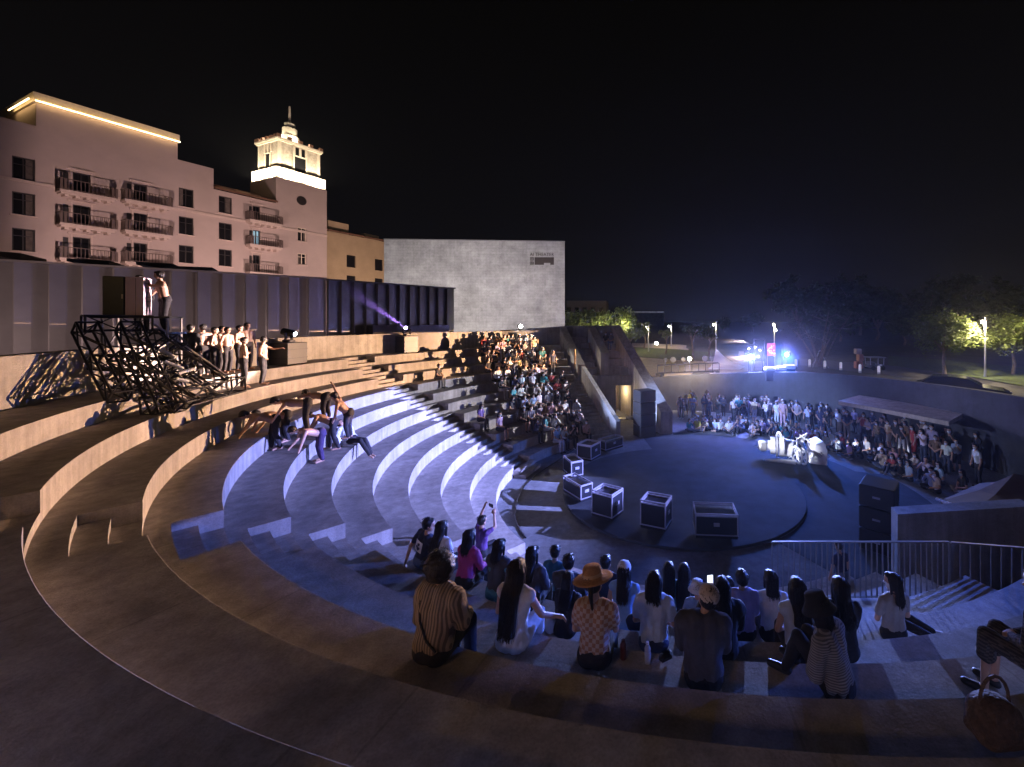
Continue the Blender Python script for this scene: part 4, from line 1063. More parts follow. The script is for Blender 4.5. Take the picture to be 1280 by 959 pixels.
for k,(px,Y,pt,_) in enumerate(dk):
    X=(px-PX)/F*Y; z0=gz(X,Y); h=CZ-(pt+38-PY)*Y/F-z0
    tree(Vector((X,Y,z0)),h,h*.8,'unlit dark park tree '+NB[k],LEAFD,60+k,name='park_tree',leaves=2600,ls=.5,clumps=46,trunk_f=.2,group='dark trees of the park')
# far buildings
for px0,px1,pt,Y,lab in ((708,758,376,70,'dim distant flat-roofed building right of the theatre'),):
    a=at_y(px0,pt,Y); b_=at_y(px1,pt,Y); o=thing('distant_building',lab,'building',((a.x+b_.x)/2,Y+4,4)); T=MB(); T.prism([(a.x,Y),(b_.x,Y),(b_.x,Y+8),(a.x,Y+8)],2,a.z); T.build('wall',mat('far_wall',(.12,.10,.09),.9),o)
    for q in range(5): T=MB(); x=a.x+(b_.x-a.x)*(q+.3)/5; T.box((x,Y-.01,a.z-1.6),(.7,.06,.9)); T.build('window',GLASS,o)
Yf=260; a=at_y(788,391,Yf); b_=at_y(830,389,Yf); o=thing('far_hall','far low hall with one faintly lit roof edge beyond the park','building',((a.x+b_.x)/2,Yf,3)); T=MB(); T.prism([(a.x,Yf),(b_.x,Yf),(b_.x,Yf+20),(a.x,Yf+20)],2,b_.z-1); T.build('wall',CONCD,o); T=MB(); T.box(((a.x+b_.x)/2,Yf-.3,b_.z-.6),(b_.x-a.x,.4,.7)); T.build('roof_light',mat('faint_light',(.4,.4,.4),emit=(.6,.6,.55),estr=.12,var=.8,scale=.3),o)
# little things among the near audience
def bottle(px,py,tier_):
    p=at_z(px,py,ZI[tier_]); o=thing('water_bottle','clear plastic water bottle standing on the step beside the man in the dark hoodie','bottle',p)
    b=MB(); b.lathe([(.031,0),(.034,.01),(.034,.13),(.030,.135),(.034,.14),(.034,.16),(.015,.2),(.013,.205)],p,14); b.build('bottle_body',mat('clear_plastic',(.75,.8,.95),.08,var=0,trans=.55),o,smooth=True)
    b=MB(); b.lathe([(.016,.206),(.016,.226)],p,12); b.build('bottle_cap',TUBE,o)
bottle(809.5,829,4)

T=MB(); pts=[at_z(x,y,.022) for x,y in ((735,549),(704,572),(672,592),(655,608),(645,630),(644,648),(650,662),(660,676))]; 
sm_=[]
for a,b_ in zip(pts[:-1],pts[1:]):
    for q in range(4): sm_.append(a.lerp(b_,q/4))
sm_=[sm_[0]]+[(sm_[i-1]+sm_[i]*2+sm_[i+1])/4 for i in range(1,len(sm_)-1)]+[sm_[-1]]
T.path(sm_,.022,6); tag(T.build('cable',BLK,None,org=sm_[0]),'black cable curving across the floor between the terrace and the flight cases','cable')
# ================================================================ people
import numpy as np
SKIN=mat('skin',(.42,.25,.17),.55,var=.06,scale=10)
HAIR=mat('dark_hair',(.012,.009,.008),.5,var=.3,scale=14,spec=.35)
def _hair_bump(m):
    t=m.node_tree; N=t.nodes; L=t.links; b=next(n for n in N if n.type=='BSDF_PRINCIPLED'); tc=N.new('ShaderNodeTexCoord'); mp=N.new('ShaderNodeVectorMath'); mp.operation='MULTIPLY'; mp.inputs[1].default_value=(70,70,5); L.new(tc.outputs['Object'],mp.inputs[0])
    n=N.new('ShaderNodeTexNoise'); n.inputs['Scale'].default_value=1.6; n.inputs['Detail'].default_value=4; L.new(mp.outputs[0],n.inputs['Vector']); bp=N.new('ShaderNodeBump'); bp.inputs['Strength'].default_value=.8; bp.inputs['Distance'].default_value=.012; L.new(n.outputs['Fac'],bp.inputs['Height']); L.new(bp.outputs[0],b.inputs['Normal'])
_hair_bump(HAIR)
MASK=mat('white_mask',(.62,.65,.7),.7,var=.04)
EYE=mat('eye_dark',(.02,.014,.012),.3,var=0)
LIP=mat('lip',(.30,.11,.09),.5,var=0)
SHOE=mat('pale_shoe',(.45,.44,.45),.6,var=.1); SHOED=mat('dark_shoe',(.02,.02,.022),.5,var=.1)
def objcol(name,dark=False):
    if name in MATS: return MATS[name]
    m,t,b=nt(name); N=t.nodes; L=t.links; oi=N.new('ShaderNodeObjectInfo')
    tc=N.new('ShaderNodeTexCoord'); n=N.new('ShaderNodeTexNoise'); n.inputs['Scale'].default_value=9; L.new(tc.outputs['Object'],n.inputs['Vector'])
    r=N.new('ShaderNodeMapRange'); r.inputs[3].default_value=.75; r.inputs[4].default_value=1.2; L.new(n.outputs['Fac'],r.inputs[0])
    v=N.new('ShaderNodeVectorMath'); v.operation='SCALE'; L.new(r.outputs[0],v.inputs['Scale'])
    if dark:
        cr=N.new('ShaderNodeValToRGB'); cr.color_ramp.interpolation='CONSTANT'; L.new(oi.outputs['Random'],cr.inputs[0])
        E=cr.color_ramp.elements; E[0].color=(.015,.015,.018,1); E[1].position=.45; E[1].color=(.03,.04,.07,1)
        for p,c in ((.65,(.10,.13,.2,1)),(.8,(.2,.18,.15,1)),(.9,(.4,.4,.42,1))): e=E.new(p); e.color=c
        L.new(cr.outputs[0],v.inputs[0])
    else: L.new(oi.outputs['Color'],v.inputs[0])
    L.new(v.outputs[0],b.inputs['Base Color']); b.inputs['Roughness'].default_value=.85; MATS[name]=m; return m
TOPM=objcol('crowd_top'); BOTM=objcol('crowd_trousers',True)
def cloth(name,c,stripe=None,check=None,rough=.85):
    if name in MATS: return MATS[name]
    m=mat(name,c,rough,var=.18,scale=7,bump=.35,bscale=22)
    if stripe or check:
        t=m.node_tree; N=t.nodes; L=t.links; b=next(n for n in N if n.type=='BSDF_PRINCIPLED'); src=b.inputs['Base Color'].links[0].from_socket
        tc=N.new('ShaderNodeTexCoord'); sp=N.new('ShaderNodeSeparateXYZ'); L.new(tc.outputs['Object'],sp.inputs[0])
        def wave(sock,k):
            a=N.new('ShaderNodeMath'); a.operation='MULTIPLY'; a.inputs[1].default_value=k; L.new(sock,a.inputs[0]); f=N.new('ShaderNodeMath'); f.operation='FRACT'; L.new(a.outputs[0],f.inputs[0])
            g=N.new('ShaderNodeMath'); g.operation='GREATER_THAN'; g.inputs[1].default_value=.5; L.new(f.outputs[0],g.inputs[0]); return g.outputs[0]
        if stripe:
            ax,k,c2=stripe; fac=wave(sp.outputs[ax],k)
        else:
            k,c2=check; a=wave(sp.outputs['X'],k); z=wave(sp.outputs['Z'],k); q=N.new('ShaderNodeMath'); q.operation='COMPARE'; q.inputs[2].default_value=.1; L.new(a,q.inputs[0]); L.new(z,q.inputs[1]); fac=q.outputs[0]
        mx=N.new('ShaderNodeMix'); mx.data_type='RGBA'; L.new(fac,mx.inputs[0]); L.new(src,mx.inputs[6]); mx.inputs[7].default_value=tuple(c2)+(1,); L.new(mx.outputs[2],b.inputs['Base Color'])
    return m
def V(*a): return Vector(a)
def skeleton(pose='sit',lean=12,side=0,twist=0,headyaw=0,headpitch=0,headroll=0,arms=('knee','knee'),legs='drop',sc=1.0,fem=True,heel=.45,**kw):
    """joint positions in the person's own frame: x right, y forward, z up"""
    J={}
    hipz={'sit':.11,'stand':.92,'climb':.86}[pose]
    if legs in('cross','kneeup','side'): hipz=.10
    if 'hipz' in kw: hipz=kw['hipz']
    J['pel']=V(kw.get('hx',0),kw.get('hy',0),hipz)
    Rt=Matrix.Rotation(R_(-lean),3,'X')@Matrix.Rotation(R_(side),3,'Y')
    Rt2=Rt@Matrix.Rotation(R_(twist),3,'Z')
    Rt=Rt if not twist else Rt@Matrix.Rotation(R_(twist*.5),3,'Z')
    P=J['pel']; shw=.168 if fem else .192
    J['waist']=P+Rt@V(0,.0,.20); J['chest']=P+Rt2@V(0,-.01,.37); J['sh']=P+Rt2@V(0,-.02,.485); J['nk0']=P+Rt2@V(0,-.015,.50)
    J['Rt']=Rt2
    J['shL']=P+Rt2@V(-shw,-.015,.475); J['shR']=P+Rt2@V(shw,-.015,.475)
    hl=kw.get('headlean',lean*.35); Rh=Matrix.Rotation(R_(-hl-headpitch),3,'X')@Matrix.Rotation(R_(side*.4+headroll),3,'Y')@Matrix.Rotation(R_(twist+headyaw),3,'Z')
    if 'Rh' in kw: Rh=kw['Rh']
    J['hd']=J['nk0']+Rh@V(0,.015,.205); J['Rh']=Rh; J['nk1']=J['nk0']+Rh@V(0,.0,.11)
    hw=.088
    for s,n in ((-1,'L'),(1,'R')):
        h=P+V(s*hw,.0,-.01); J['hip'+n]=h
        if pose=='sit' and legs=='drop':
            sp=kw.get('spread',1.0); k=P+V(s*.10*sp,.415,.03+kw.get('kneez',0)); a=V(k.x*.95,k.y+kw.get('shin',.02),.07-heel); J['toe'+n]=a+V(s*.02,.16,-.045)
        elif legs=='cross':
            k=P+V(s*.30,.27,.06); a=P+V(-s*.07,.30+.04*s,-.04); J['toe'+n]=a+V(-s*.12,.06,-.02)
        elif legs=='kneeup':
            dx=kw.get('kx',0.0); k=P+V(s*.11+dx,.36,.36-(.05 if s>0 else 0)); a=P+V(s*.10+dx,.50,-.04); J['toe'+n]=a+V(s*.03,.16,-.035)
        elif legs=='side':
            k=P+V(.26+.10*s,.30+.06*s,.02); a=P+V(.55+.05*s,-.06+.05*s,-.04); J['toe'+n]=a+V(.12,-.06,-.02)
        elif legs=='stretch':
            k=P+V(s*.10,.42,-.06); a=P+V(s*.12,.84,-.28); J['toe'+n]=a+V(0,.1,.06)
        else:
            st=kw.get('stance',.09); k=V(P.x+s*(st+.01),P.y+.04+kw.get('step',0)*s*.5,hipz*.53); a=V(P.x+s*st*1.05,P.y-.02+kw.get('step',0)*s,.08); J['toe'+n]=a+V(s*.03,.17,-.05)
        if 'leg'+n in kw: k,a,t_=[V(*q) for q in kw['leg'+n]]; J['toe'+n]=t_
        J['kn'+n]=k; J['an'+n]=a
    for s,n,mode in ((-1,'L',arms[0]),(1,'R',arms[1])):
        S=J['sh'+n]
        if isinstance(mode,tuple): e,w=[V(*q) for q in mode]
        elif mode=='knee': w=J['kn'+n]+V(-s*.02,-.05,.085); e=S.lerp(w,.5)+V(s*.075,-.06,-.09)
        elif mode=='lap': w=P+V(s*.05,.24,.13); e=S+V(s*.07,.02,-.27)
        elif mode=='hug': w=(J['knL']+J['knR'])/2+V(s*.05,.07,-.03); e=S.lerp(w,.5)+V(s*.10,0,-.06)
        elif mode=='up': w=S+V(-s*.08,.28,.33); e=S+V(s*.02,.22,.06)
        elif mode=='high': e=S+V(s*.06,.12,.22); w=S+V(s*.02,.20,.45)
        elif mode=='phone': w=J['hd']+J['Rh']@V(s*.07,.30,-.06); e=S+V(s*.06,.16,-.20)
        elif mode=='chin': w=J['hd']+J['Rh']@V(s*.03,.09,-.13); e=S+V(s*.06,.18,-.18)
        elif mode=='back': w=P+V(s*.26,-.18,-.06); e=S.lerp(w,.5)+V(s*.05,-.06,0)
        elif mode=='cross': w=J['chest']+J['Rt']@V(-s*.10,.17,-.05); e=S+V(s*.07,.03,-.27)
        elif mode=='front': w=P+V(s*.03,.14,.02); e=S+V(s*.08,-.02,-.26)
        elif mode=='mask': w=J['hd']+J['Rh']@V(s*.05,.13,-.05); e=S+V(s*.09,.13,-.19)
        elif mode=='fwd': w=S+V(s*.02,.45,-.10); e=S+V(s*.05,.22,-.12)
        else: w=S+V(s*.07,.05,-.50); e=S+V(s*.065,-.02,-.265)
        # keep arm lengths human
        d=e-S; e=S+d.normalized()*min(max(d.length,.24),.29); d=w-e; w=e+d.normalized()*min(max(d.length,.20),.27)
        J['el'+n]=e; J['wr'+n]=w; J['hm'+n]=mode
    return J
def capsules(J,fem=True,sleeve='short',leg='long',fat=1.0,fingers=False,barefoot=False,bare=False):
    """(p1,p2,r1,r2,region)"""
    C=[]; Rt=J['Rt']; ax=Rt@V(1,0,0); T='top' if not bare else 'skin'; f=fat
    P,W,H,S=J['pel'],J['waist'],J['chest'],J['sh']
    hx=V(1,0,0)*.07
    B='bottom' if leg!='dress' else 'top'
    C.append((P-hx,P+hx,.112*f,.112*f,B)); C.append((P-hx*.8+V(0,0,.05),P+hx*.8+V(0,0,.05),.108*f,.108*f,B))
    for s in (-1,1):
        C.append((W+ax*s*.045,H+ax*s*.062,.092*f,.098*f,T)); C.append((P+hx*s*.7+Rt@V(0,0,.08),W+ax*s*.045,.10*f,.092*f,T))
        n='L' if s<0 else 'R'; sh=J['sh'+n]
        C.append((H+ax*s*.065,S+ax*s*.075,.098*f,.072*f,T)); C.append((S+ax*s*.05,sh,.064*f,.054*f,T)); C.append((J['nk0']+V(0,0,.0),sh,.045,.05,T))
        e,w=J['el'+n],J['wr'+n]; m=sh.lerp(e,.62)
        sk=T if sleeve in('short','long') else 'skin'
        C.append((sh,m,.050*f,.043*f,sk)); C.append((m,e,.043*f,.038*f,T if sleeve=='long' else 'skin'))
        C.append((e,w,.038*f,.026*f,T if sleeve=='long' else 'skin'))
        d=(w-e).normalized()
        # hand
        fw=J.get('palm'+n) or d; side=fw.orthogonal().normalized()
        up=V(0,0,1); side=fw.cross(up); side=side.normalized() if side.length>.2 else V(s,0,0); nrm=side.cross(fw).normalized()
        pa=w+fw*.04; C.append((w,pa+side*.012,.024,.027,'skin')); C.append((w,pa-side*.014+fw*.03,.023,.022,'skin')); C.append((pa+side*.014,pa+side*.014+fw*.03,.022,.02,'skin'))
        k0=pa+fw*.03
        if fingers:
            for q,L_ in ((-1.5,.055),(-.5,.068),(.5,.072),(1.5,.062)):
                a=k0+side*q*.0195*1.15; b=a+(fw*.8-nrm*.35+side*q*.06).normalized()*L_*.55; c=b+(fw*.45-nrm*.8).normalized()*L_*.5
                C.append((a-fw*.015,b,.0098,.0092,'skin')); C.append((b,c,.0092,.008,'skin'))
            a=w+fw*.02-side*s*.024; b=a+(fw*.6-side*s*.7).normalized()*.04; c=b+(fw*.9-nrm*.3).normalized()*.028
            C.append((a,b,.0125,.0105,'skin')); C.append((b,c,.0105,.009,'skin'))
        else: C.append((k0,k0+(fw*.8-nrm*.4)*.06,.026,.016,'skin'))
        h,k,a,t_=J['hip'+n],J['kn'+n],J['an'+n],J['toe'+n]
        C.append((h,k,.086*f,.058*f,B if leg in('long','shorts','dress') else 'skin'))
        if leg=='shorts': C.append((k,a,.053,.034,'skin'))
        elif leg=='dress': C.append((k,k.lerp(a,.35),.066,.062,'top')); C.append((k,a,.050,.033,'skin'))
        else:
            C.append((k,k.lerp(a,.4),.056*f,.055*f,B)); C.append((k.lerp(a,.4),a,.055*f,.040,B))
        R='skin' if barefoot else 'shoe'
        C.append((a-V(0,0,.025),t_,.040,.030,R)); C.append((a-V(0,0,.03)+(a-t_).normalized()*.03*V(1,1,0).length*.5,t_.lerp(a,.5)-V(0,0,.012),.036,.036,R))
    # neck and head
    C.append((J['nk0']-V(0,0,.02),J['nk1'],.054,.048,'skin'))
    h,Rh=J['hd'],J['Rh']
    def hp(x,y,z): return h+Rh@V(x,y,z)
    C.append((hp(0,-.018,.030),hp(0,.020,.036),.083,.078,'skin')); C.append((hp(0,.018,-.02),hp(0,.040,-.075),.066,.042,'skin')); C.append((hp(-.025,.03,-.05),hp(.025,.03,-.05),.045,.045,'skin'))
    C.append((hp(0,.085,.005),hp(0,.100,-.028),.011,.015,'skin'))
    for s in (-1,1): C.append((hp(s*.079,-.004,.012),hp(s*.081,-.004,-.028),.013,.010,'skin'))
    return C
def remesh(mb,vox,name,smooth=4,disp=None):
    me=mb.mesh('tmp',[]); o=bpy.data.objects.new('tmp',me); COL.objects.link(o)
    m=o.modifiers.new('r','REMESH'); m.mode='VOXEL'; m.voxel_size=vox; m.use_smooth_shade=True
    if smooth: s=o.modifiers.new('s','SMOOTH'); s.factor=.5; s.iterations=smooth
    bpy.context.view_layer.update(); dg=bpy.context.evaluated_depsgraph_get()
    out=bpy.data.meshes.new_from_object(o.evaluated_get(dg)); bpy.data.objects.remove(o); bpy.data.meshes.remove(me); out.name=name
    out.materials.clear()
    if disp:
        amp,fr,st=disp
        out.update(); nn=[v.normal.copy() for v in out.vertices]
        for v,n in zip(out.vertices,nn):
            q=Vector((v.co.x*fr*st[0],v.co.y*fr*st[1],v.co.z*fr*st[2])); v.co += n*amp*(noise.noise(q)+.5*noise.noise(q*2.1))
    out.polygons.foreach_set('use_smooth',[True]*len(out.polygons)); out.update(); return out
def caps_mb(C,grow=0.0,reg=None,seg=12):
    mb=MB()
    for p,q,a,b,r in C:
        if reg is None or r in reg: mb.capsule(p,q,a+grow,b+grow,seg)
    return mb
def regions(me,C,J,order,mask=False,eye=.013):
    """give each face the material slot of the capsule it lies on"""
    n=len(me.polygons); ce=np.zeros(n*3); me.polygons.foreach_get('center',ce); ce=ce.reshape(n,3)
    best=np.full(n,1e9); idx=np.zeros(n,int)
    for p,q,a,b,r in C:
        p=np.array(p);q=np.array(q); d=q-p; L=max(d@d,1e-9); t=np.clip(((ce-p)@d)/L,0,1); dist=np.linalg.norm(ce-(p+t[:,None]*d),axis=1)-(a+(b-a)*t)
        k=dist<best; best[k]=dist[k]; idx[k]=order.index(r)
    h=np.array(J['hd']); Rh=np.array(J['Rh']); lo=(ce-h)@Rh
    face=(np.abs(lo[:,0])<.1)&(np.abs(lo[:,1])<.14)&(np.abs(lo[:,2])<.16)&(idx==order.index('skin'))
    for s in (-1,1):
        k=face&(np.linalg.norm((lo-np.array([s*.032,.093,.008]))*[1,.6,1.6],axis=1)<eye*1.25); idx[k]=order.index('eye')
    if mask: k=face&(lo[:,1]>.028)&(lo[:,2]<-.012)&(lo[:,2]>-.125); idx[k]=order.index('mask')
    else: k=face&(lo[:,1]>.05)&(np.linalg.norm((lo-np.array([0,.085,-.062]))*[.7,.5,2.0],axis=1)<.018); idx[k]=order.index('lip')
    me.polygons.foreach_set('material_index',[int(i) for i in idx]); me.update()
def hair_mesh(J,style,vox,name,seed=0):
    r=random.Random(seed); h,Rh=J['hd'],J['Rh']; mb=MB()
    def hp(x,y,z): return h+Rh@V(x,y,z)
    mb.sphere(hp(0,-.022,.042),(.096,.104,.094),16,12,M=Rh)
    mb.sphere(hp(0,-.035,.0),(.090,.080,.085),16,12,M=Rh)
    mb.sphere(hp(.0,.048,.088),(.068,.045,.032),12,8,M=Rh)
    bk=J['Rt']@V(0,-1,0); dn=V(0,0,-1)
    L={'short':0,'bob':.17,'long':.36,'verylong':.62,'pony':0,'bun':0,'shoulder':.24,'curly':.06}[style]
    paths=[]
    if L:
        nS=7
        for k in range(nS):
            a=-1.15+2.3*k/(nS-1); st=hp(.080*math.sin(a),-.025-.062*math.cos(a),.01)
            pth=[hp(.05*math.sin(a),-.03-.04*math.cos(a),.125),hp(.085*math.sin(a),-.03-.075*math.cos(a),.07),st]; paths.append(pth); p=st; segs=max(2,int(L/.10)); rad=.040 if style!='verylong' else .046
            for q in range(segs):
                drop=L/segs; nx=p+dn*drop+bk*(.018 if q<2 else .006)+V(r.uniform(-.008,.008),r.uniform(-.006,.006),0)
                # follow the back
                if style in('long','verylong') and q>0:
                    c=J['chest']; ctr=c+ (J['pel']-c)*min(1,max(0,(c.z-nx.z)/max(.05,(c.z-J['pel'].z))))
                    w_=nx-ctr; y=w_.dot(-bk); 
                    if y>-.128: nx += bk*(y+.128)
                mb.capsule(p,nx,rad*(1-.06*q),rad*(1-.06*(q+1)),9); p=nx; pth.append(nx)
        for s in (-1,1):
            if style in('bob','shoulder','long','verylong'): mb.capsule(hp(s*.078,.02,.03),hp(s*.082,.012,-.10 if style=='bob' else -.13),.022,.020,8)
    if style=='pony': 
        mb.capsule(hp(0,-.115,.05),hp(0,-.15,-.05),.035,.03,10); mb.capsule(hp(0,-.15,-.05),hp(0,-.14,-.19),.03,.014,10)
    if style=='curly':
        mb.sphere(hp(0,-.045,.035),(.148,.135,.150),16,12)
    if style=='bun':
        mb.sphere(hp(0,-.03,.15),(.06,.06,.052),12,8)
    me=remesh(mb,vox,name,3,(.012,17,(1,1,1)) if style=='curly' else (.0065 if vox<.013 else .0045 if vox<.02 else .004,16,(1,1,.14)))
    if vox<.013:                                       # loose strands over the mass
        S=MB(); ax=J['Rt']@V(1,0,0)
        for k in range(150 if paths else 70):
            if paths and style!='curly':
                f=r.uniform(0,len(paths)-1.01); i=int(f); f-=i; pts=[paths[i][q].lerp(paths[i+1][q],f) for q in range(len(paths[i]))]
                o_=V(r.uniform(-.012,.012),0,0)+bk*r.uniform(.030,.050); ex=r.uniform(-.03,.07)
                pts=[q_+o_*min(1,.3+.35*n_)+V(r.uniform(-.004,.004),r.uniform(-.003,.003),0) for n_,q_ in enumerate(pts)]
                pts[-1]=pts[-1]+dn*ex+V(r.uniform(-.03,.03),r.uniform(-.02,.01),0)
            else:
                a=r.uniform(0,6.28); b=r.uniform(.1,1.5); R0=.098 if style!='curly' else .15
                q_=Vector((math.sin(b)*math.cos(a),math.sin(b)*math.sin(a)-.15,math.cos(b))); c0=hp(*(q_*R0+Vector((0,-.03,.04)))); 
                t_=(Rh@Vector((r.uniform(-1,1),r.uniform(-1,.3),r.uniform(-1,.4))))*.035; pts=[c0-t_*.5,c0+(Rh@q_)*.006,c0+t_*.5+(Rh@q_)*r.uniform(-.004,.012)]
            for u,v_ in zip(pts[:-1],pts[1:]): S.tube(u,v_,.0026,.0020,4,caps=False)
        n0=len(me.vertices); sm_=S.mesh('strands',[]); bm=bmesh.new(); bm.from_mesh(me); bm.from_mesh(sm_); bm.to_mesh(me); bm.free(); bpy.data.meshes.remove(sm_)
        me.polygons.foreach_set('use_smooth',[True]*len(me.polygons))
    return me
ORDER=['skin','top','bottom','shoe','eye','lip','mask']
def place(o,loc,rz): o.location=loc; o.rotation_euler=(0,0,rz); ORG[o]=loc
def kid(name,me,mats,parent):
    for m in (mats if isinstance(mats,(list,tuple)) else [mats]): me.materials.append(m)
    o=bpy.data.objects.new(name,me); COL.objects.link(o); o.parent=parent; ORG[o]=ORG[parent]; return o
def hat(J,kind,parent,m,m2=None):
    h,Rh=J['hd'],J['Rh']
    def tf(mb):
        mb.v=[tuple(h+Rh@Vector(p)) for p in mb.v]; return mb
    T=MB()
    if kind=='straw':
        T.lathe([(.215,.055),(.222,.060),(.19,.072),(.115,.078),(.108,.10),(.100,.16),(.085,.185),(.0,.182)],(0,-.012,0),28); name='straw_hat'
    elif kind=='bucket':
        T.lathe([(.165,-.015),(.170,-.010),(.118,.062),(.108,.075),(.095,.145),(.07,.160),(0,.163)],(0,-.012,0),24); name='bucket_hat'
    elif kind=='cap':
        T.sphere((0,-.015,.052),(.105,.114,.098),18,12); T.box((0,.135,.045),(.13,.12,.012),bev=.005); name='cap'
    elif kind=='beret':
        T.sphere((0,-.035,.075),(.125,.135,.075),18,12); name='beret'
    elif kind=='beanie':
        T.sphere((0,-.018,.048),(.106,.114,.106),18,12); name='knit_hat'
    tf(T); me=T.mesh(name,[],smooth=True)
    o=kid(name,me,m,parent)
    if kind=='straw':
        T=MB(); T.lathe([(.1125,.080),(.113,.082),(.107,.118),(.106,.119)],(0,-.012,0),28); tf(T); kid('hat_band',T.mesh('hat_band',[],True),m2,o)
    return o
def person(label,P,rz,pose,hair='long',top=None,bottom=None,sleeve='short',leg='long',fem=True,hatk=None,vox=.0115,mask=False,bare=False,barefoot=False,shoe=None,loose=.014,group=None,seed=0,scale=1.0,hairm=None,skirt=False,haircol=None):
    J=skeleton(fem=fem,**pose); C=capsules(J,fem,sleeve,leg,1.0 if fem else 1.06,fingers=vox<.013,barefoot=barefoot,bare=bare)
    me=remesh(caps_mb(C),vox,'person',3); regions(me,C,J,ORDER,mask)
    tm=top or SKIN; bm=bottom or mat('black_cloth',(.014,.014,.017),.85,var=.2,bump=.3)
    for m in (SKIN,SKIN,SKIN,SKIN,EYE,LIP,MASK): me.materials.append(m)
    o=bpy.data.objects.new('person',me); COL.objects.link(o); place(o,P,rz); tag(o,label,'person',group); ORG[o]=(0,0,0)
    o.scale=(scale,)*3
    fold=(.015,8,(1.3,1.3,.6))
    if not bare:
        kid('shirt' if leg!='dress' else 'dress',remesh(caps_mb(C,loose,('top',)),max(vox,.013),'shirt',3,fold),tm,o)
    if leg!='dress': kid('trousers' if leg=='long' else 'shorts',remesh(caps_mb(C,.010,('bottom',)),max(vox,.013),'trousers',3,(.007,10,(1,1,.7))),bm,o)
    if not barefoot: kid('shoes',remesh(caps_mb(C,.006,('shoe',)),max(vox,.013),'shoes',2),shoe or SHOED,o)
    if hair: kid('hair',hair_mesh(J,hair,max(vox,.011),'hair',seed),hairm or HAIR,o)
    if hatk: hat(J,*((hatk[0],o)+tuple(hatk[1:])))
    return o,J
# ---------------------------------------------------------------- near audience, seen from behind
def seat(px,i,back=.30):
    p=on_ring(px,RI[i]+back,False); p.z=ZI[i]; a=math.atan2(CY-p.y,CX-p.x); return p, a-PI/2
def c_(n,c,**k): return cloth(n,c,**k)
NEAR=[]
def near(px,i,label,pose,turn=0,back=.28,**kw):
    p,rz=seat(px,i,back); q=dict(pose='sit',legs='drop'); q.update(pose)
    o,J=person(label,p,rz+R_(turn),q,seed=len(NEAR)+3,**kw); NEAR.append((o,J)); return o,J
wh=c_('white_cotton',(.55,.56,.60)); navy=c_('navy_cotton',(.02,.028,.06)); bk=c_('black_cotton',(.014,.014,.018)); den=c_('denim',(.09,.13,.22)); teal=c_('teal_cotton',(.05,.16,.20)); lav=c_('lavender_cotton',(.34,.28,.45))
pal=c_('pale_blue_cotton',(.42,.48,.58)); mag=c_('magenta_cotton',(.30,.03,.14)); pur=c_('purple_cotton',(.10,.04,.16)); dgr=c_('dark_grey_cotton',(.045,.045,.055)); blu=c_('blue_dress_cloth',(.16,.28,.48)); gry=c_('grey_cotton',(.26,.25,.25))
br=c_('brown_striped_cotton',(.26,.19,.13),stripe=('X',34,(.10,.075,.055))); chk=c_('checked_cotton',(.30,.15,.085),check=(13,(.42,.33,.26))); hst=c_('fine_striped_cotton',(.26,.25,.24),stripe=('Z',46,(.10,.10,.11)))
tan=mat('tan_straw',(.34,.17,.065),.8,var=.25,scale=40,bump=.5,bscale=80); tanb=mat('hat_ribbon',(.42,.28,.16),.7); crm=c_('cream_cap',(.52,.42,.31)); blkh=c_('black_hat_cloth',(.012,.012,.014))
near(540,3,'woman in a wide brown striped shirt with big dark hair, front left',dict(lean=14,arms=('lap','knee'),legs='drop'),hair='curly',top=br,sleeve='long',loose=.045,back=.22,shoe=SHOE)
near(528,6,'man in dark tee with white printed square on the back, leaning right',dict(lean=4,side=14,headyaw=-38,arms=('back','lap')),hair='short',top=navy,bottom=den,fem=False)
near(551,6,'long-haired woman with white sleeves leaning against the man in printed tee',dict(lean=10,side=-8,arms=('lap','lap')),hair='long',top=wh,sleeve='long')
near(581,6,'woman in a magenta top with a bob, behind the arm raised for a photo',dict(lean=12,arms=('knee','knee')),hair='shoulder',top=mag,sleeve='long',loose=.022)
near(601,8,'slim person in purple holding a phone up with both arms',dict(lean=4,arms=('high','up')),hair='short',top=pur,fem=True)
near(621,6,'woman in a dark vest over a teal dress with tied hair',dict(lean=8,headyaw=-12,arms=('knee','lap')),hair='bob',top=teal,leg='dress',sleeve='short',loose=.025)
near(640,4,'woman with very long straight black hair in white dress, arm stretched right',dict(lean=12,arms=('lap',((.30,.12,.36),(.42,.30,.24)))),hair='verylong',top=wh,leg='dress',sleeve='none',loose=.02,barefoot=False,shoe=SHOE)
near(662,6,'long-haired woman in a dark hooded jacket left of the woman in teal',dict(lean=10,headyaw=-20,arms=('knee','knee')),hair='long',top=dgr,sleeve='long',loose=.03)
near(691,7,'short-haired person in dark teal with a pale scarf at the neck',dict(lean=10,arms=('knee','knee')),hair='short',top=teal,sleeve='long',fem=True)
near(709,6,'man in a dark navy jacket with close-cropped hair sitting upright',dict(lean=7,arms=('knee','lap')),hair='short',top=dgr,sleeve='long',fem=False,loose=.025)
near(706,5,'small black-haired child in black sitting low beside a white bag',dict(lean=16,arms=('knee','knee')),hair='long',top=bk,sleeve='long',scale=.82)
near(743,4,'woman in a tan straw hat and brown checked blouse',dict(lean=8,headroll=-10,headpitch=6,arms=('lap','knee')),hair='pony',top=chk,hatk=('straw',tan,tanb),bottom=bk,loose=.022)
near(756,7,'man with tousled hair in dark jacket, just behind the straw hat',dict(lean=6,headyaw=-14,arms=('knee','knee')),hair='short',top=navy,sleeve='long',fem=False,loose=.02)
near(745,7,'dark-haired child between the tousled man and the straw hat',dict(lean=14,arms=('lap','lap')),hair='bob',top=bk,scale=.75)
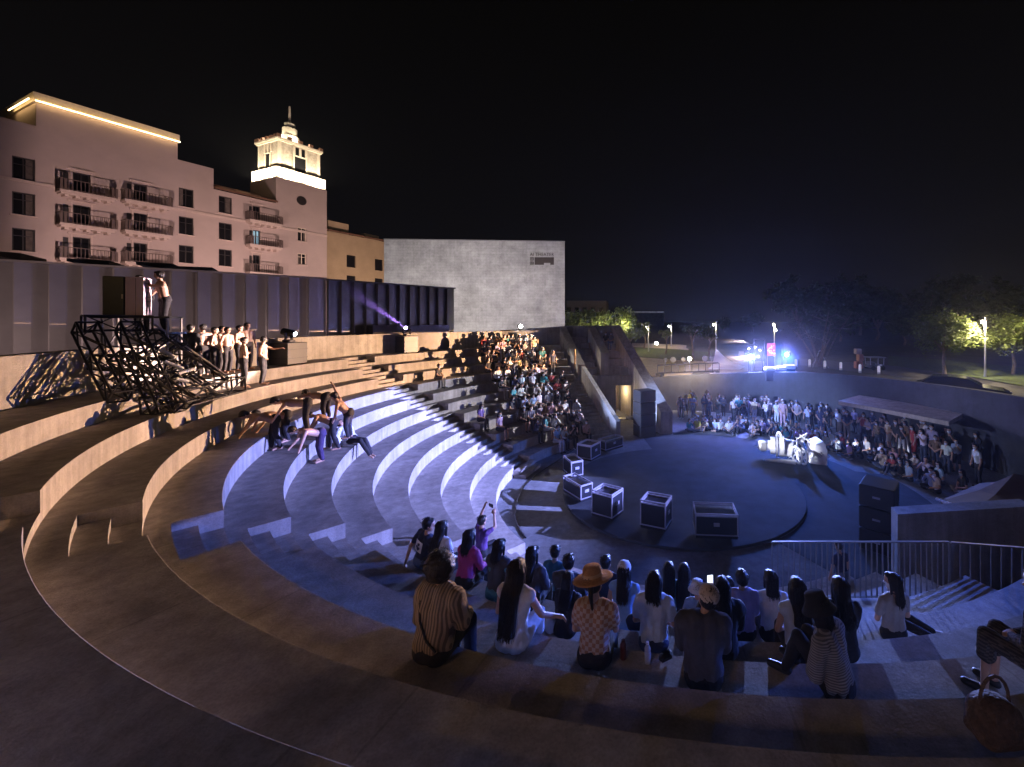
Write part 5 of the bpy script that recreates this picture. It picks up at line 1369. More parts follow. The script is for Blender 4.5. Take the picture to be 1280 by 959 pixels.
near(779,6,'woman in a blue dress and pale cap with long hair down her back',dict(lean=8,headyaw=10,arms=('lap','knee')),hair='long',top=blu,leg='dress',hatk=('cap',wh),sleeve='none')
near(817,5,'woman in a pale gathered blouse with a dark bob and bare neck',dict(lean=8,arms=('lap','lap')),hair='bob',top=pal,bottom=navy,loose=.030)
near(836,7,'woman in a turquoise top with long hair, left of two dark-haired women',dict(lean=8,arms=('knee','knee')),hair='long',top=teal)
near(855,7,'long-haired woman in black, right of the turquoise top',dict(lean=7,arms=('knee','knee')),hair='long',top=bk,sleeve='long')
near(872,6,'child in a white bucket hat and pale top beside a lit phone',dict(lean=10,arms=('lap','lap')),hair='short',top=pal,hatk=('bucket',wh),scale=.80)
near(880,4,'man in a cream cap worn tilted and a dark hooded top',dict(lean=14,headroll=14,headyaw=16,arms=('knee','knee')),hair='short',top=c_('dark_hood_cotton',(.05,.05,.065)),sleeve='long',fem=False,hatk=('cap',crm),back=.36,loose=.045)
near(903,5,'large figure with black hood-like hair in a black coat holding up a glowing phone',dict(lean=6,arms=('phone','knee')),hair='long',top=bk,sleeve='long',fem=False,loose=.040)
near(929,6,'person in a loose lavender shirt with short dark hair, no hat',dict(lean=10,arms=('knee','knee')),hair='short',top=lav,sleeve='long',loose=.035,fem=True)
near(912,7,'dark-haired child leaning on the person in the lavender shirt',dict(lean=8,arms=('lap','lap')),hair='bob',top=dgr,scale=.8)
near(966,6,'woman in a white tee with dark bob, left of the off-shoulder top',dict(lean=10,headyaw=14,arms=('knee','knee')),hair='bob',top=wh)
near(1000,5,'woman in a pale blue off-shoulder top with long dark hair over one shoulder',dict(lean=10,arms=('lap','lap')),hair='long',top=pal,sleeve='none',bottom=bk,loose=.022)
near(1055,5,'dark long-haired woman in black with one white lit sleeve',dict(lean=10,headyaw=8,arms=('knee','knee')),hair='long',top=bk,sleeve='long',loose=.03)
near(1050,4,'person in black bucket hat and fine striped top looking down',dict(lean=16,headpitch=16,arms=('lap','lap'),legs='kneeup'),turn=42,hair='shoulder',top=hst,sleeve='long',hatk=('bucket',blkh),loose=.035,back=.42,mask=True)
near(1117,6,'person in a grey tee and black trousers kneeling sideways, face turned left',dict(lean=2,headyaw=52,arms=('lap','lap'),legs='side',hipz=.16),hair='shoulder',top=gry,bottom=bk,fem=True,back=.45,mask=True,shoe=SHOE)
near(1312,3,'woman in a dark floral dress at the right edge of the frame',dict(lean=8,headyaw=40,arms=('lap','lap')),hair='shoulder',top=c_('dark_floral',(.02,.02,.022),check=(26,(.07,.06,.055))),leg='dress',sleeve='long',back=-.1,turn=20)
# print on the dark tee, phones, bags
def local_box(o,c,size,name,m,label,cat,rot=0):
    M=Matrix.Translation(o.location)@Matrix.Rotation(o.rotation_euler.z,4,'Z'); p=M@Vector(c)
    b=MB(); b.box(p,size,o.rotation_euler.z+rot,bev=min(size)*.2); q=b.build(name,m,None,org=p); return tag(q,label,cat)
GLOWP=mat('phone_screen',(.6,.7,.9),emit=(.75,.85,1),estr=2.2,var=0)
o,J=NEAR[20]; w_=J['wrL']; local_box(o,(w_.x+.03,w_.y+.05,w_.z+.10),(.075,.012,.15),'phone',GLOWP,'glowing white phone screen held up before the large black-coated figure','phone',.3)
o,J=NEAR[4]; w_=(J['wrL']+J['wrR'])/2; local_box(o,(w_.x,w_.y+.05,w_.z+.10),(.16,.012,.08),'phone',BLK,'dark phone held sideways by the person in purple with raised arms','phone')
def on_back(o,J,w_,h,m,name,dz=0.0,mm=None):
    Rt=J['Rt']; c=J['chest']+Rt@V(0,-.142,-.02+dz); T=MB(); n=5; P=[]
    for i in range(n+1):
        x=-w_/2+w_*i/n
        for z in (-h/2,h/2): P.append(c+Rt@V(x,.30*x*x*3,z))
    T.add(P,[(2*i,2*i+2,2*i+3,2*i+1) for i in range(n)]); kid(name,T.mesh(name,[]),m,o)
o,J=NEAR[1]; on_back(o,J,.19,.20,mat('white_print',(.6,.6,.62),.8),'shirt_print')
T=MB(); Rt=J['Rt']; c=J['chest']+Rt@V(0,-.146,-.02)
for q,(x,z,s) in enumerate(((0,.03,.05),(-.03,-.02,.045),(.03,-.025,.04),(0,-.05,.05),(.02,.05,.03))): T.sphere(c+Rt@V(x,0,z),(s*.7,.004,s*.55),10,6,M=Rt)
kid('print_motif',T.mesh('print_motif',[]),navy,o)
o,J=NEAR[5]; kid('vest',remesh(caps_mb([c for c in capsules(J,True,'none','long') if c[4]=='top'],.036,('top',)),.014,'vest',3,(.006,10,(1,1,.6))),dgr,o)
def bag(px,py,tier_,size,m,label,rot=0,handle=True,sub='handbag'):
    p=at_z(px,py,ZI[tier_]); o=thing(sub,label,'bag',p); w_,d,h=size
    T=MB(); T.sphere(p+Vector((0,0,h*.48)),(w_*.5,d*.5,h*.5),18,12); T.box(p+Vector((0,0,h*.22)),(w_*.86,d*.86,h*.42),R_(rot),bev=.04)
    me=remesh(T,.016,'bag',3,(.01,9,(1,1,1))); me.materials.append(m)
    for v in me.vertices: v.co -= Vector(p)
    q=bpy.data.objects.new('bag_body',me); COL.objects.link(q); q.parent=o; ORG[q]=p
    if handle:
        T=MB(); pts=[p+Vector((w_*.28*math.cos(PI*k/8),0,h*.85+h*.55*math.sin(PI*k/8))) for k in range(9)]; T.path(pts,.011,6); T.build('bag_handle',m,o)
    return o
bag(560,801,3,(.22,.14,.20),bk,'small black cross-body bag hanging at the hip of the striped shirt',handle=False)
o,J=NEAR[0]
T=MB(); T.path([J['shL']+V(.05,-.06,.045),J['shL']+V(.06,-.13,-.02),J['chest']+V(-.06,-.165,-.05),J['waist']+V(.04,-.165,-.02),J['pel']+V(.15,-.12,.10)],.010,6); kid('bag_strap',T.mesh('bag_strap',[]),bk,o)
bag(1243,925,2,(.34,.26,.30),mat('woven_straw',(.085,.052,.03),.85,var=.5,scale=30,bump=.9,bscale=50),'woven straw basket bag with a looped handle at the lower right',sub='straw_bag')
bag(795,786,5,(.28,.2,.2),navy,'crumpled dark blue bag left of the gathered pale blouse',handle=False)
bag(688,792,5,(.16,.14,.24),wh,'small white bag beside the child in black',handle=False)
p=at_z(832,826,ZI[4]); T=MB(); T.box(p+Vector((0,0,.05)),(.16,.09,.09),R_(30),bev=.03); tag(T.build('pouch',BLK,None,org=p),'black pouch on the step beside the water bottle','pouch')
p=at_z(779,823,ZI[4]); T=MB(); T.lathe([(.033,0),(.035,.01),(.033,.15),(.02,.18),(.02,.2)],p,14); tag(T.build('drink_bottle',mat('dark_red_plastic',(.08,.02,.02),.3,var=0),None,org=p),'small dark drink bottle on the step right of the straw-hat woman','bottle')
# ---------------------------------------------------------------- performers
btr=c_('performer_trousers',(.016,.014,.018)); ptr=c_('violet_trousers',(.035,.02,.07))
def face_c(p,ofs=0): return math.atan2(CY-p.y,CX-p.x)-PI/2+R_(ofs)
def stand_at(px,r,i,label,pose,turn=0,vox=.016,**kw):
    p=on_ring(px,r,True); p.z=ZI[i]; q=dict(pose='stand',legs='stand'); q.update(pose)
    return person(label,p,face_c(p,turn),q,vox=vox,group=kw.pop('group',None),**kw)
G='shirtless performers standing in a row before the back wall'
for k,(px,r,hair_,arms,tw,lab) in enumerate(((254,16.75,'short',('side','side'),150,'shirtless performer with white cloth round the shoulders, leftmost of standing group'),
   (268,16.6,'short',('front','front'),20,'shirtless performer second from left in the standing group, facing the stage'),
   (277,16.95,'short',('side','side'),10,'shirtless performer half hidden between two others in the standing group'),
   (284,16.6,'short',('front','side'),-10,'shirtless performer in the middle of the standing group with arms at the front'),
   (299,16.6,'short',('cross','cross'),10,'shirtless performer holding a pale cloth to the chest'),
   (309,16.75,'short',('side','side'),-25,'tallest shirtless performer at the right end of the standing group'))):
    o,J=stand_at(px,r,0,lab,dict(arms=arms,lean=2),turn=tw,hair=hair_,bare=True,bottom=btr,fem=k%2==1,group=G,scale=(1.0,.94,.96,.94,.97,1.03)[k],barefoot=True)
    if k in(0,4):
        T=MB(); c=J['sh']+V(0,-.02,-.01); T.sphere(c,(.15,.12,.05),14,8); kid('white_cloth',T.mesh('white_cloth',[],True),wh,o)
stand_at(235,16.9,0,'person in black standing in the shadow left of the shirtless group',dict(arms=('side','side')),hair='short',top=bk,sleeve='long',fem=False,vox=.02,turn=90)
stand_at(304,15.62,1,'shirtless performer in dark trousers, left of the standing pair, arms folded',dict(arms=('cross','cross'),headyaw=-25,lean=3),turn=40,hair='short',bare=True,bottom=btr,fem=False,barefoot=True)
stand_at(328,15.5,1,'performer in dark trousers, right of the standing pair, looking left',dict(arms=('fwd','front'),headyaw=70,lean=4),turn=20,hair='short',top=c_('tan_singlet',(.30,.22,.17)),sleeve='none',bottom=btr,fem=True,barefoot=True)
def climber(px,py,i,label,pose,turn=180,r=None,**kw):
    p=at_z(px,py,ZI[i]); p.z=ZI[i]; q=dict(pose='climb',legs='stand'); q.update(pose)
    kw.setdefault('bare',True); kw.setdefault('bottom',btr)
    return person(label,p,face_c(p,turn),q,vox=.015,hair=kw.pop('hair','short'),fem=kw.pop('fem',False),barefoot=True,**kw)
def hands(x,y,z,sp=.2): return (((x-sp-.06,y-.18,z+.30),(x-sp,y,z)),((x+sp+.06,y-.18,z+.30),(x+sp,y,z)))
crouch=dict(lean=72,headlean=70,hipz=.80,arms=hands(0,.72,.50))
climber(344,562,4,'leftmost bending performer in black trousers reaching far to the left with both hands',dict(crouch,lean=66,twist=10,side=-18,hipz=.84,step=.10,arms=hands(-.10,.74,.52,.24)),turn=196)
climber(358,552,4,'bending performer seen from the side, right of the leftmost one, hands on the tier above',dict(crouch,lean=80,hipz=.80),turn=215)
climber(384,541,3,'bending performer higher up with dark head and straight legs',dict(crouch,lean=82,hipz=.84),turn=190)
climber(401,577,5,'bending performer in violet trousers with one long arm reaching down to the tier',dict(crouch,lean=70,hipz=.82,side=-10,arms=(((-.30,.55,.50),(-.34,.64,.28)),((.26,.5,.55),(.2,.7,.48)))),turn=205,bottom=ptr)
climber(417,562,5,'bending performer in dark trousers behind the one in violet',dict(crouch,lean=62,hipz=.85,step=.14),turn=185)
climber(436,548,4,'performer bent sideways with one arm stretched high above the head',dict(lean=30,side=-26,hipz=.78,headlean=20,arms=(((-.25,.3,.55),(-.1,.42,.5)),'high')),turn=170)
climber(408,525,3,'performer bent low behind the others with a bare back',dict(crouch,lean=84,hipz=.74),turn=160,fem=True)
p=at_z(440,556,ZI[5]); p.z=ZI[5]
person('performer in loose white shirt leaning back, black-trousered legs stretched down to the right',p,face_c(p,-30),dict(pose='sit',legs='stretch',lean=-42,headlean=-46,hipz=.16,arms=('back','back'),legL=((-.12,.42,.16),(-.16,.62,-.30),(-.16,.76,-.36)),legR=((.10,.45,.20),(.14,.86,-.22),(.15,1.0,-.30))),vox=.015,hair='short',top=wh,sleeve='long',bottom=btr,fem=False,loose=.05,barefoot=True)
# performer on the scaffold beside the pale cabinet, and one behind it
p=CBR+CEX*.27+CEY*.30; p.z=zP-.45
PB=MB(); PB.prism([(p.x-.28,p.y-.28),(p.x+.3,p.y-.28),(p.x+.3,p.y+.3),(p.x-.28,p.y+.3)],p.z-.05,p.z); PB.build('foot_board',BLK,sc)
person('shirtless performer on the scaffold gripping the pale cabinet from its right side',p,R_(150),dict(pose='stand',legs='stand',lean=14,side=-10,headyaw=-20,arms=(((-.02,.30,1.30),(.24,.30,1.42)),((.36,.10,1.16),(.34,.24,1.00)))),vox=.014,hair='short',bare=True,bottom=btr,fem=False,barefoot=True)
p=CBL+CEX*.52+CEY*.72; p.z=zP-.56
person('dark-haired head of a helper just showing above the pale cabinet',p,R_(200),dict(pose='stand',legs='stand'),vox=.02,hair='short',top=bk,sleeve='long',fem=False)
# ---------------------------------------------------------------- crowd prototypes (parked, then copied into place)
def far_proto(pose,hair,fem=True,sleeve='short',leg='long',mask=True,seed=0,vox=.021):
    J=skeleton(fem=fem,**pose); C=capsules(J,fem,sleeve,leg,1.04); me=remesh(caps_mb(C,.003),vox,'person',2); regions(me,C,J,ORDER,mask,eye=.016)
    for m in (SKIN,TOPM,BOTM,SHOE if seed%3==0 else SHOED,EYE,LIP,MASK): me.materials.append(m)
    hm=hair_mesh(J,hair,.019,'hair',seed); hm.materials.append(HAIR); return me,hm
S=dict(pose='sit'); D=dict(S,legs='drop')
PR_DROP=[far_proto(dict(D,lean=14,arms=('knee','knee')),'short',False,seed=1),far_proto(dict(D,lean=8,arms=('lap','lap'),headyaw=15),'long',seed=2),far_proto(dict(D,lean=18,arms=('phone','phone')),'shoulder',seed=3),far_proto(dict(D,lean=22,arms=('chin','knee'),headpitch=-8),'bob',seed=4,sleeve='long'),far_proto(dict(D,lean=4,arms=('back','lap'),headyaw=-25),'long',seed=5,leg='shorts'),far_proto(dict(D,lean=10,arms=('cross','cross')),'short',False,seed=6,sleeve='long',mask=False)]
PR_FLOOR=[far_proto(dict(S,legs='cross',lean=10,arms=('lap','lap')),'long',seed=7),far_proto(dict(S,legs='kneeup',lean=16,arms=('hug','hug')),'short',False,seed=8,leg='shorts'),far_proto(dict(S,legs='kneeup',lean=14,arms=('hug','hug'),headyaw=15),'shoulder',seed=9),far_proto(dict(S,legs='cross',lean=18,arms=('phone','phone')),'bob',seed=10,sleeve='long'),far_proto(dict(S,legs='side',lean=6,arms=('lap','back')),'long',seed=11,leg='shorts'),far_proto(dict(S,legs='kneeup',lean=8,arms=('knee','mask')),'short',False,seed=12,mask=False)]
ST=dict(pose='stand',legs='stand')
PR_STAND=[far_proto(dict(ST,arms=('side','side')),'short',False,seed=13),far_proto(dict(ST,arms=('cross','cross')),'long',seed=14,sleeve='long'),far_proto(dict(ST,arms=('phone','phone'),headpitch=6),'shoulder',seed=15),far_proto(dict(ST,arms=('front','front')),'short',False,seed=16,leg='shorts'),far_proto(dict(ST,arms=('phone','side'),step=.06),'bob',seed=17,leg='shorts'),far_proto(dict(ST,arms=('side','front'),headyaw=20),'long',seed=18,leg='dress'),far_proto(dict(ST,arms=('cross','cross'),headyaw=-15),'short',False,seed=19,mask=False)]
COLS=[('white',(.60,.60,.63)),('black',(.016,.016,.02)),('pale blue',(.30,.40,.58)),('grey',(.22,.22,.23)),('navy',(.025,.035,.09)),('cream',(.55,.47,.34)),('dark red',(.28,.03,.035)),('olive',(.20,.19,.06)),('lilac',(.38,.30,.50)),('pale pink',(.52,.33,.34)),('brown',(.17,.10,.06)),('turquoise',(.05,.28,.34)),('yellow',(.62,.50,.08))]
CW=[10,9,5,5,5,4,2,1.5,2.5,2,2,2,.8]
ORD=['leftmost','second from left','third from left','fourth from left','fifth from left','sixth from left','seventh from left','eighth from left','ninth from left','tenth from left','eleventh from left','twelfth from left','thirteenth from left','fourteenth from left','fifteenth from left','sixteenth from left','seventeenth from left','eighteenth from left','nineteenth from left','twentieth from left','21st from left','22nd from left','23rd from left','24th from left','25th from left','26th from left','27th from left','28th from left','29th from left','30th from left','31st from left','32nd from left']
cr=random.Random(77)
HST=['short-haired','long-haired','shoulder-haired','bobbed','long-haired','short-haired']
def crowd(protos,P,rz,k,row,group,verb,col=None,sc_=None,pi=None):
    i=pi if pi is not None else cr.randrange(len(protos)); me,hm=protos[i]
    cn,cc=col or cr.choices(COLS,CW)[0]
    o=bpy.data.objects.new('person',me); COL.objects.link(o); o.location=P; o.rotation_euler=(0,0,rz); s=sc_ or cr.uniform(.92,1.04); o.scale=(s*cr.choice((1,1)),s,s)
    o.color=tuple(c*cr.uniform(.85,1.1) for c in cc)+(1,)
    h=bpy.data.objects.new('hair',hm); COL.objects.link(h); h.parent=o
    tag(o,f'{verb} person in {cn} top, {ORD[k]} {row}','person',group); ORG[o]=P; return o
def look(p,tx=CX,ty=CY,j=18): return math.atan2(ty-p.y,tx-p.x)-PI/2+R_(cr.uniform(-j,j))
# crowd on the floor behind the stage
def arc_row(n,a0,a1,r0,r1,protos,row,group,verb,z=0.0,jr=.25,skip=()):
    q=0
    for k in range(n):
        f=(k+cr.uniform(-.42,.42))/(n-1); a=a0+(a1-a0)*f; p=pol(r0+(r1-r0)*f+cr.uniform(-jr,jr)*1.3,a,z)
        if cr.random()<.04: continue
        crowd(protos,p,look(p,CX-1,CY-1,32),q,row,group,verb,sc_=cr.uniform(.86,1.06)); q+=1
GF='crowd gathered behind the stage'
arc_row(26,80,-4,8.9,10.2,PR_FLOOR,'in front floor row beyond the stage',GF,'seated',jr=.18)
arc_row(25,78,-2,9.75,11.1,PR_FLOOR,'in second floor row beyond the stage',GF,'seated',jr=.2)
arc_row(30,84,0,12.1,12.3,PR_STAND,'in front standing row before dark wall',GF,'standing')
arc_row(27,82,4,12.9,13.0,PR_STAND,'in middle standing row before dark wall',GF,'standing')
arc_row(19,78,8,13.7,13.8,PR_STAND,'in rear standing row against dark wall',GF,'standing')
# audience on the far right part of the terrace
TN=['top','second','third','fourth','fifth','sixth','seventh','eighth','ninth','tenth','lowest']
GT='audience on the far part of the terrace'
rows={0:(9,124.5,137),1:(10,124,139),2:(9,123.5,140),3:(9,123.5,142),4:(8,124,141),5:(8,124,144),6:(8,124.5,143),7:(7,125,146),8:(7,125.5,147),9:(6,126,147),10:(4,127,143)}
for i,(n,a0,a1) in rows.items():
    for k in range(n):
        f=(k+cr.uniform(-.35,.35))/(n-1); a=a1+(a0-a1)*f; p=pol(RI[i]+cr.uniform(.26,.36),a,ZI[i])
        if i in(2,4) and k%5==2:
            p=pol(RI[i]+.5,a,ZI[i]); crowd(PR_STAND,p,look(p),k,f'on {TN[i]} tier, far end',GT,'standing')
        else: crowd(PR_DROP,p,look(p),k,f'on {TN[i]} tier, far end',GT,'seated')
for px,i,lab,c,k in ((546,3,'lone seated man in dark clothes left of the far audience',('black',(.02,.02,.024)),0),(600,7,'seated woman in violet leaning at the end of the far audience',('violet',(.12,.07,.35)),1),(624,8,'seated person in a long lilac patterned dress at the near edge of the far audience',('lilac',(.38,.32,.55)),4)):
    p=on_ring(px,RI[i]+.3,True); p.z=ZI[i]; o=crowd(PR_DROP,p,look(p),0,'x',GT,'x',col=c,pi=k); o['label']=lab
# four spectators high on the bench rows of the stair building
for k,px in enumerate((741,748,758,764)):
    y0=29.0+.8*4+.28; z=2.94+.52*4; p=Vector(((px-PX)/F*y0,y0,z)); crowd(PR_DROP,p,R_(165),k,'on the top bench of the stair building','spectators on the stair building','seated',col=COLS[(1,4,1,3)[k]])
# two at the lit doorway table
p=Vector(((783-PX)/F*25.6,25.6,0)); tb_=thing('work_table','small cluttered table with pale papers in front of the lit doorway','table',p)
T=MB(); T.box(p+Vector((0,0,.74)),(1.2,.6,.04),R_(15)); T.build('table_top',BLK,tb_); T=MB()
for x in(-.5,.5):
    for y in(-.2,.2): T=MB(); T.tube(p+Vector((x,y,0)),p+Vector((x,y,.72)),.02); T.build('leg',STEEL,tb_)
T=MB()
for k in range(7): T.box(p+Vector((cr.uniform(-.5,.5),cr.uniform(-.2,.2),.79+.01*k)),(.25,.18,.03+.05*(k%3)),R_(k*40))
T.build('papers',mat('paper_pile',(.6,.55,.42),.8,var=.2),tb_)
p=Vector(((1053-PX)/F*9.6,9.6,.14 if False else 0.0)); crowd(PR_STAND,p,R_(20),0,'behind the guard rail',GF,'standing',col=COLS[4],pi=0)['label']='dark figure standing behind the left part of the guard rail'
# ================================================================ world and lights
w=bpy.data.worlds.new('World'); SC.world=w; w.use_nodes=True
t=w.node_tree; bg=t.nodes['Background']
tc=t.nodes.new('ShaderNodeTexCoord'); sp=t.nodes.new('ShaderNodeSeparateXYZ'); t.links.new(tc.outputs['Generated'],sp.inputs[0])
cr=t.nodes.new('ShaderNodeValToRGB'); t.links.new(sp.outputs['Z'],cr.inputs[0])
cr.color_ramp.elements[0].position=0; cr.color_ramp.elements[0].color=(.0048,.0044,.0052,1)
cr.color_ramp.elements[1].position=.6; cr.color_ramp.elements[1].color=(.0019,.0016,.0014,1)
t.links.new(cr.outputs[0],bg.inputs['Color']); bg.inputs['Strength'].default_value=1.0
def ring_gobo(o, zc, rc, below=True, softness=.25, az=None, cap=None, inner=None, el=None, uppass=False, elmax=None):
    """gobo of a stage lamp: passes only rays that meet the level zc inside (below) or outside the circle rc round the stage"""
    l=o.data; l.use_nodes=True; t=l.node_tree; N=t.nodes; L=t.links
    em=next(n for n in N if n.type=='EMISSION')
    ge=N.new('ShaderNodeNewGeometry'); sp=N.new('ShaderNodeSeparateXYZ')
    tc=N.new('ShaderNodeTexCoord')
    L.new(tc.outputs['Normal'],sp.inputs[0])
    def M(op,a,b=None,c=None):
        k=N.new('ShaderNodeMath'); k.operation=op
        for i,x in enumerate((a,b,c)):
            if x is None: continue
            if isinstance(x,(int,float)): k.inputs[i].default_value=x
            else: L.new(x,k.inputs[i])
        return k.outputs[0]
    lx,ly,lz=o.location
    X,Y,Z=sp.outputs
    SG=GSIGN
    dz=M('MULTIPLY',Z,SG); dx=M('MULTIPLY',X,SG); dy=M('MULTIPLY',Y,SG)
    dzc=M('MINIMUM',dz,-1e-4)
    tt=M('DIVIDE',zc-lz,dzc)
    px=M('MULTIPLY_ADD',dx,tt,lx-CX); py=M('MULTIPLY_ADD',dy,tt,ly-CY)
    r=M('SQRT',M('ADD',M('MULTIPLY',px,px),M('MULTIPLY',py,py)))
    up=M('GREATER_THAN',dz,-1e-4)
    rr=M('MULTIPLY',r,M('SUBTRACT',1.0,up)) if uppass else M('ADD',r,M('MULTIPLY',up,1e4))
    s=M('MULTIPLY',M('SUBTRACT',rr,rc),1/softness)      # >0 outside
    s=M('MINIMUM',M('MAXIMUM',s,0.0),1.0)
    mask=M('SUBTRACT',1.0,s) if below else s
    if cap is not None:                                    # keeps the beam below the height cap[0] inside the circle cap[1]
        t2=M('DIVIDE',cap[0]-lz,M('MAXIMUM',dz,1e-4)); qx=M('MULTIPLY_ADD',dx,t2,lx-CX); qy=M('MULTIPLY_ADD',dy,t2,ly-CY)
        r2=M('SQRT',M('ADD',M('MULTIPLY',qx,qx),M('MULTIPLY',qy,qy)))
        q=M('MINIMUM',M('MAXIMUM',M('MULTIPLY',M('SUBTRACT',r2,cap[1]),1/.3),0.0),1.0)
        mask=M('MULTIPLY',mask,M('MAXIMUM',q,M('LESS_THAN',dz,1e-4)))
    if el is not None:                                     # lowest angle of the barn door
        q=M('MULTIPLY',M('SUBTRACT',dz,math.sin(R_(el[0]))),1/(math.sin(R_(el[0]+el[1]))-math.sin(R_(el[0]))))
        mask=M('MULTIPLY',mask,M('MINIMUM',M('MAXIMUM',q,0.0),1.0))
    if elmax is not None:                                  # highest angle of the barn door
        q=M('MULTIPLY',M('SUBTRACT',math.sin(R_(elmax[0])),dz),1/math.sin(R_(elmax[1]))); mask=M('MULTIPLY',mask,M('MINIMUM',M('MAXIMUM',q,0.0),1.0))
    if az is not None:
        ang=M('ARCTAN2',dy,dx)                            # radians, lamp's own azimuth
        ang=M('MODULO',M('ADD',ang,4*PI),2*PI)
        for lim,soft,sg in az:
            q=M('MULTIPLY',M('SUBTRACT',ang,R_(lim)),sg/R_(soft))
            q=M('MINIMUM',M('MAXIMUM',q,0.0),1.0)
            mask=M('MULTIPLY',mask,q)
    st=M('MULTIPLY',mask,1.0)
    L.new(st,em.inputs['Strength'])
GSIGN=1.0
# ================================================================ stage light and night light
P_=lambda p: Vector(p)
ORA=(1.0,.52,.19); LIL=(.50,.44,1.0); BLU=(.10,.24,1.0)
SLH=SL3+Vector((0,-.1,.3))
k1=lamp('key_upper','POINT',SL1+Vector((0,-.05,.0)),84000,(1.0,.58,.30),.03); ring_gobo(k1,3.60,13.40,False,.12,az=((173,4,1),(252,10,-1)),cap=(6.10,17.1),el=(-3.4,.8))
k1b=lamp('key_lower_white','POINT',SL1+Vector((0,-.05,.02)),27000,(.84,.80,.85),.06); ring_gobo(k1b,3.60,13.43,True,.12,az=((174,4,1),(215,4,-1)),el=(-17,3))
LP=Vector((16.75,13.1,6.4))
k2=lamp('key_lilac','POINT',LP,235000,(.30,.34,1.0),.07); ring_gobo(k2,3.60,13.43,True,.12,az=((165.6,.5,1),(197,22,-1)),el=(-20,2.5))
k2c=lamp('key_blue','POINT',LP+Vector((.1,-.3,0)),30000,(.07,.16,1.0),.07); ring_gobo(k2c,3.60,13.43,True,.12,az=((178,18,1),(213,11,-1)),el=(-24,6))
k3=lamp('stage_wash','SPOT',SL2+Vector((0,-.1,0)),8000,(.02,.16,1.0),.10,(1.5,14,0),95,.6)
k3b=lamp('rear_wash','POINT',SL1+Vector((0,-.1,.1)),75000,(.26,.36,1.0),.012); ring_gobo(k3b,3.60,13.20,True,.12,uppass=True,elmax=(9,4),az=((236,8,1),(264,4,-1)),el=(-9,3))
k3c=lamp('lamp_spill','POINT',SL1+Vector((0,-.12,.05)),3000,(.28,.32,1.0),.12)
k3d=lamp('lamp_spill','POINT',SL2+Vector((0,-.12,.05)),700,(.36,.28,1.0),.08)
k4=lamp('front_spot','SPOT',MH2[0],80000,(.84,.86,1.0),.06,(8.3,20.2,.75),4.6,.5)
k5=lamp('crowd_spot','SPOT',MH2[0]+Vector((.05,.05,.05)),70000,(.38,.50,1.0),.08,(6.8,26.3,1.3),19,.9)
k11=lamp('violet_fan','SPOT',SL2+Vector((-.05,-.15,0)),4500,(.34,.26,1.0),.08,(8.4,27.4,1.3),56,.8)
k10=lamp('wall_fill','SPOT',MH2[0]+Vector((.02,-.02,.1)),9000,(.62,.62,.90),.06,(1.5,27.0,2.6),8,.9)  # extra light added to lift the sloping side wall
k5b=lamp('crowd_spot','SPOT',MH2[0]+Vector((.05,-.05,.05)),12000,(.48,.56,1.0),.08,(13,19.5,1.6),15,1.0)
k7=lamp('terrace_fill','SPOT',FL+Vector((.05,-.05,.05)),1500,(1.0,.88,.80),.08,(-2.2,25.5,2.2),84,.8)  # added fill for the stair building and far seats, not the flood lamp's own light
k9=lamp('blue_fill','SPOT',FL,14000,(.06,.2,1.0),.06,(8.2,9.8,1.4),12,.8)  # blue light added for the ramp wall, its real source unseen
k6=lamp('beam_lamp','SPOT',MH1[0]+MH1[1]*.05,40000,(.45,.22,1.0),.04,MH1[0]+MH1[1]*10,3.0,.2)
k8=lamp('performer_spot','SPOT',SLH,300000,(1.0,.70,.60),.06,(-13.9,13.9,6.3),8,.4)
k8b=lamp('performer_spot','SPOT',SLH,200000,(1.0,.72,.66),.06,CBR+CEX*.1+Vector((0,0,.7)),3.2,.3)
sm,b0,zt,z1,se=TW_
# hotel flood lighting
for s,e in ((8,10500),(24,10500),(40,6600)):
    lamp('facade_flood','SPOT',fp(s-6,17,6.0),e,(1.0,.67,.61),.4,fp(s-2,0,15),100,.8)
for d0 in (sm-1.7,sm+1.7): lamp('tower_flood','SPOT',fp(d0,.9,z1+.1),2300,(1,.84,.60),.12,fp(d0,.6,zt+20),178,.1)
for d in (-1.4,-4.6): lamp('tower_flood','SPOT',fp(se-.9,d,z1+.1),2300,(1,.84,.60),.12,fp(se-.6,d,zt+20),178,.1)
lamp('lantern_flood','POINT',fp(sm-.1,-1.2,zt+1.0),420,(1,.88,.66),.1); lamp('lantern_flood','POINT',fp(b0+.5,-TD/2,zt+1.0),420,(1,.88,.66),.1)
lamp('wing_flood','SPOT',fp(st_+8,10,5.6),1500,(1,.72,.34),.3,fp(st_+9,0,14),110,.8)
# unseen lamps added to wash the metal wall and the theatre
for a_,b2 in (((-17.5,11.0,5.4),(-24,15,7)),((-24,5.0,5.4),(-31,9,7)),((-15.3,17.6,5.4),(-18.5,20,7))): lamp('wall_wash','SPOT',a_,520,(1.0,.74,.72),.4,b2,150,.9)
for x in (-18.5,-9.5): lamp('theatre_wash','SPOT',(x,29.5,8.0),3900,(1.0,.92,.90),.4,(x,39.4,9.5),125,.9)
lamp('doorway_lamp','POINT',((774-PX)/F*30.0,30.0,1.7),75,(1,.70,.34),.06)
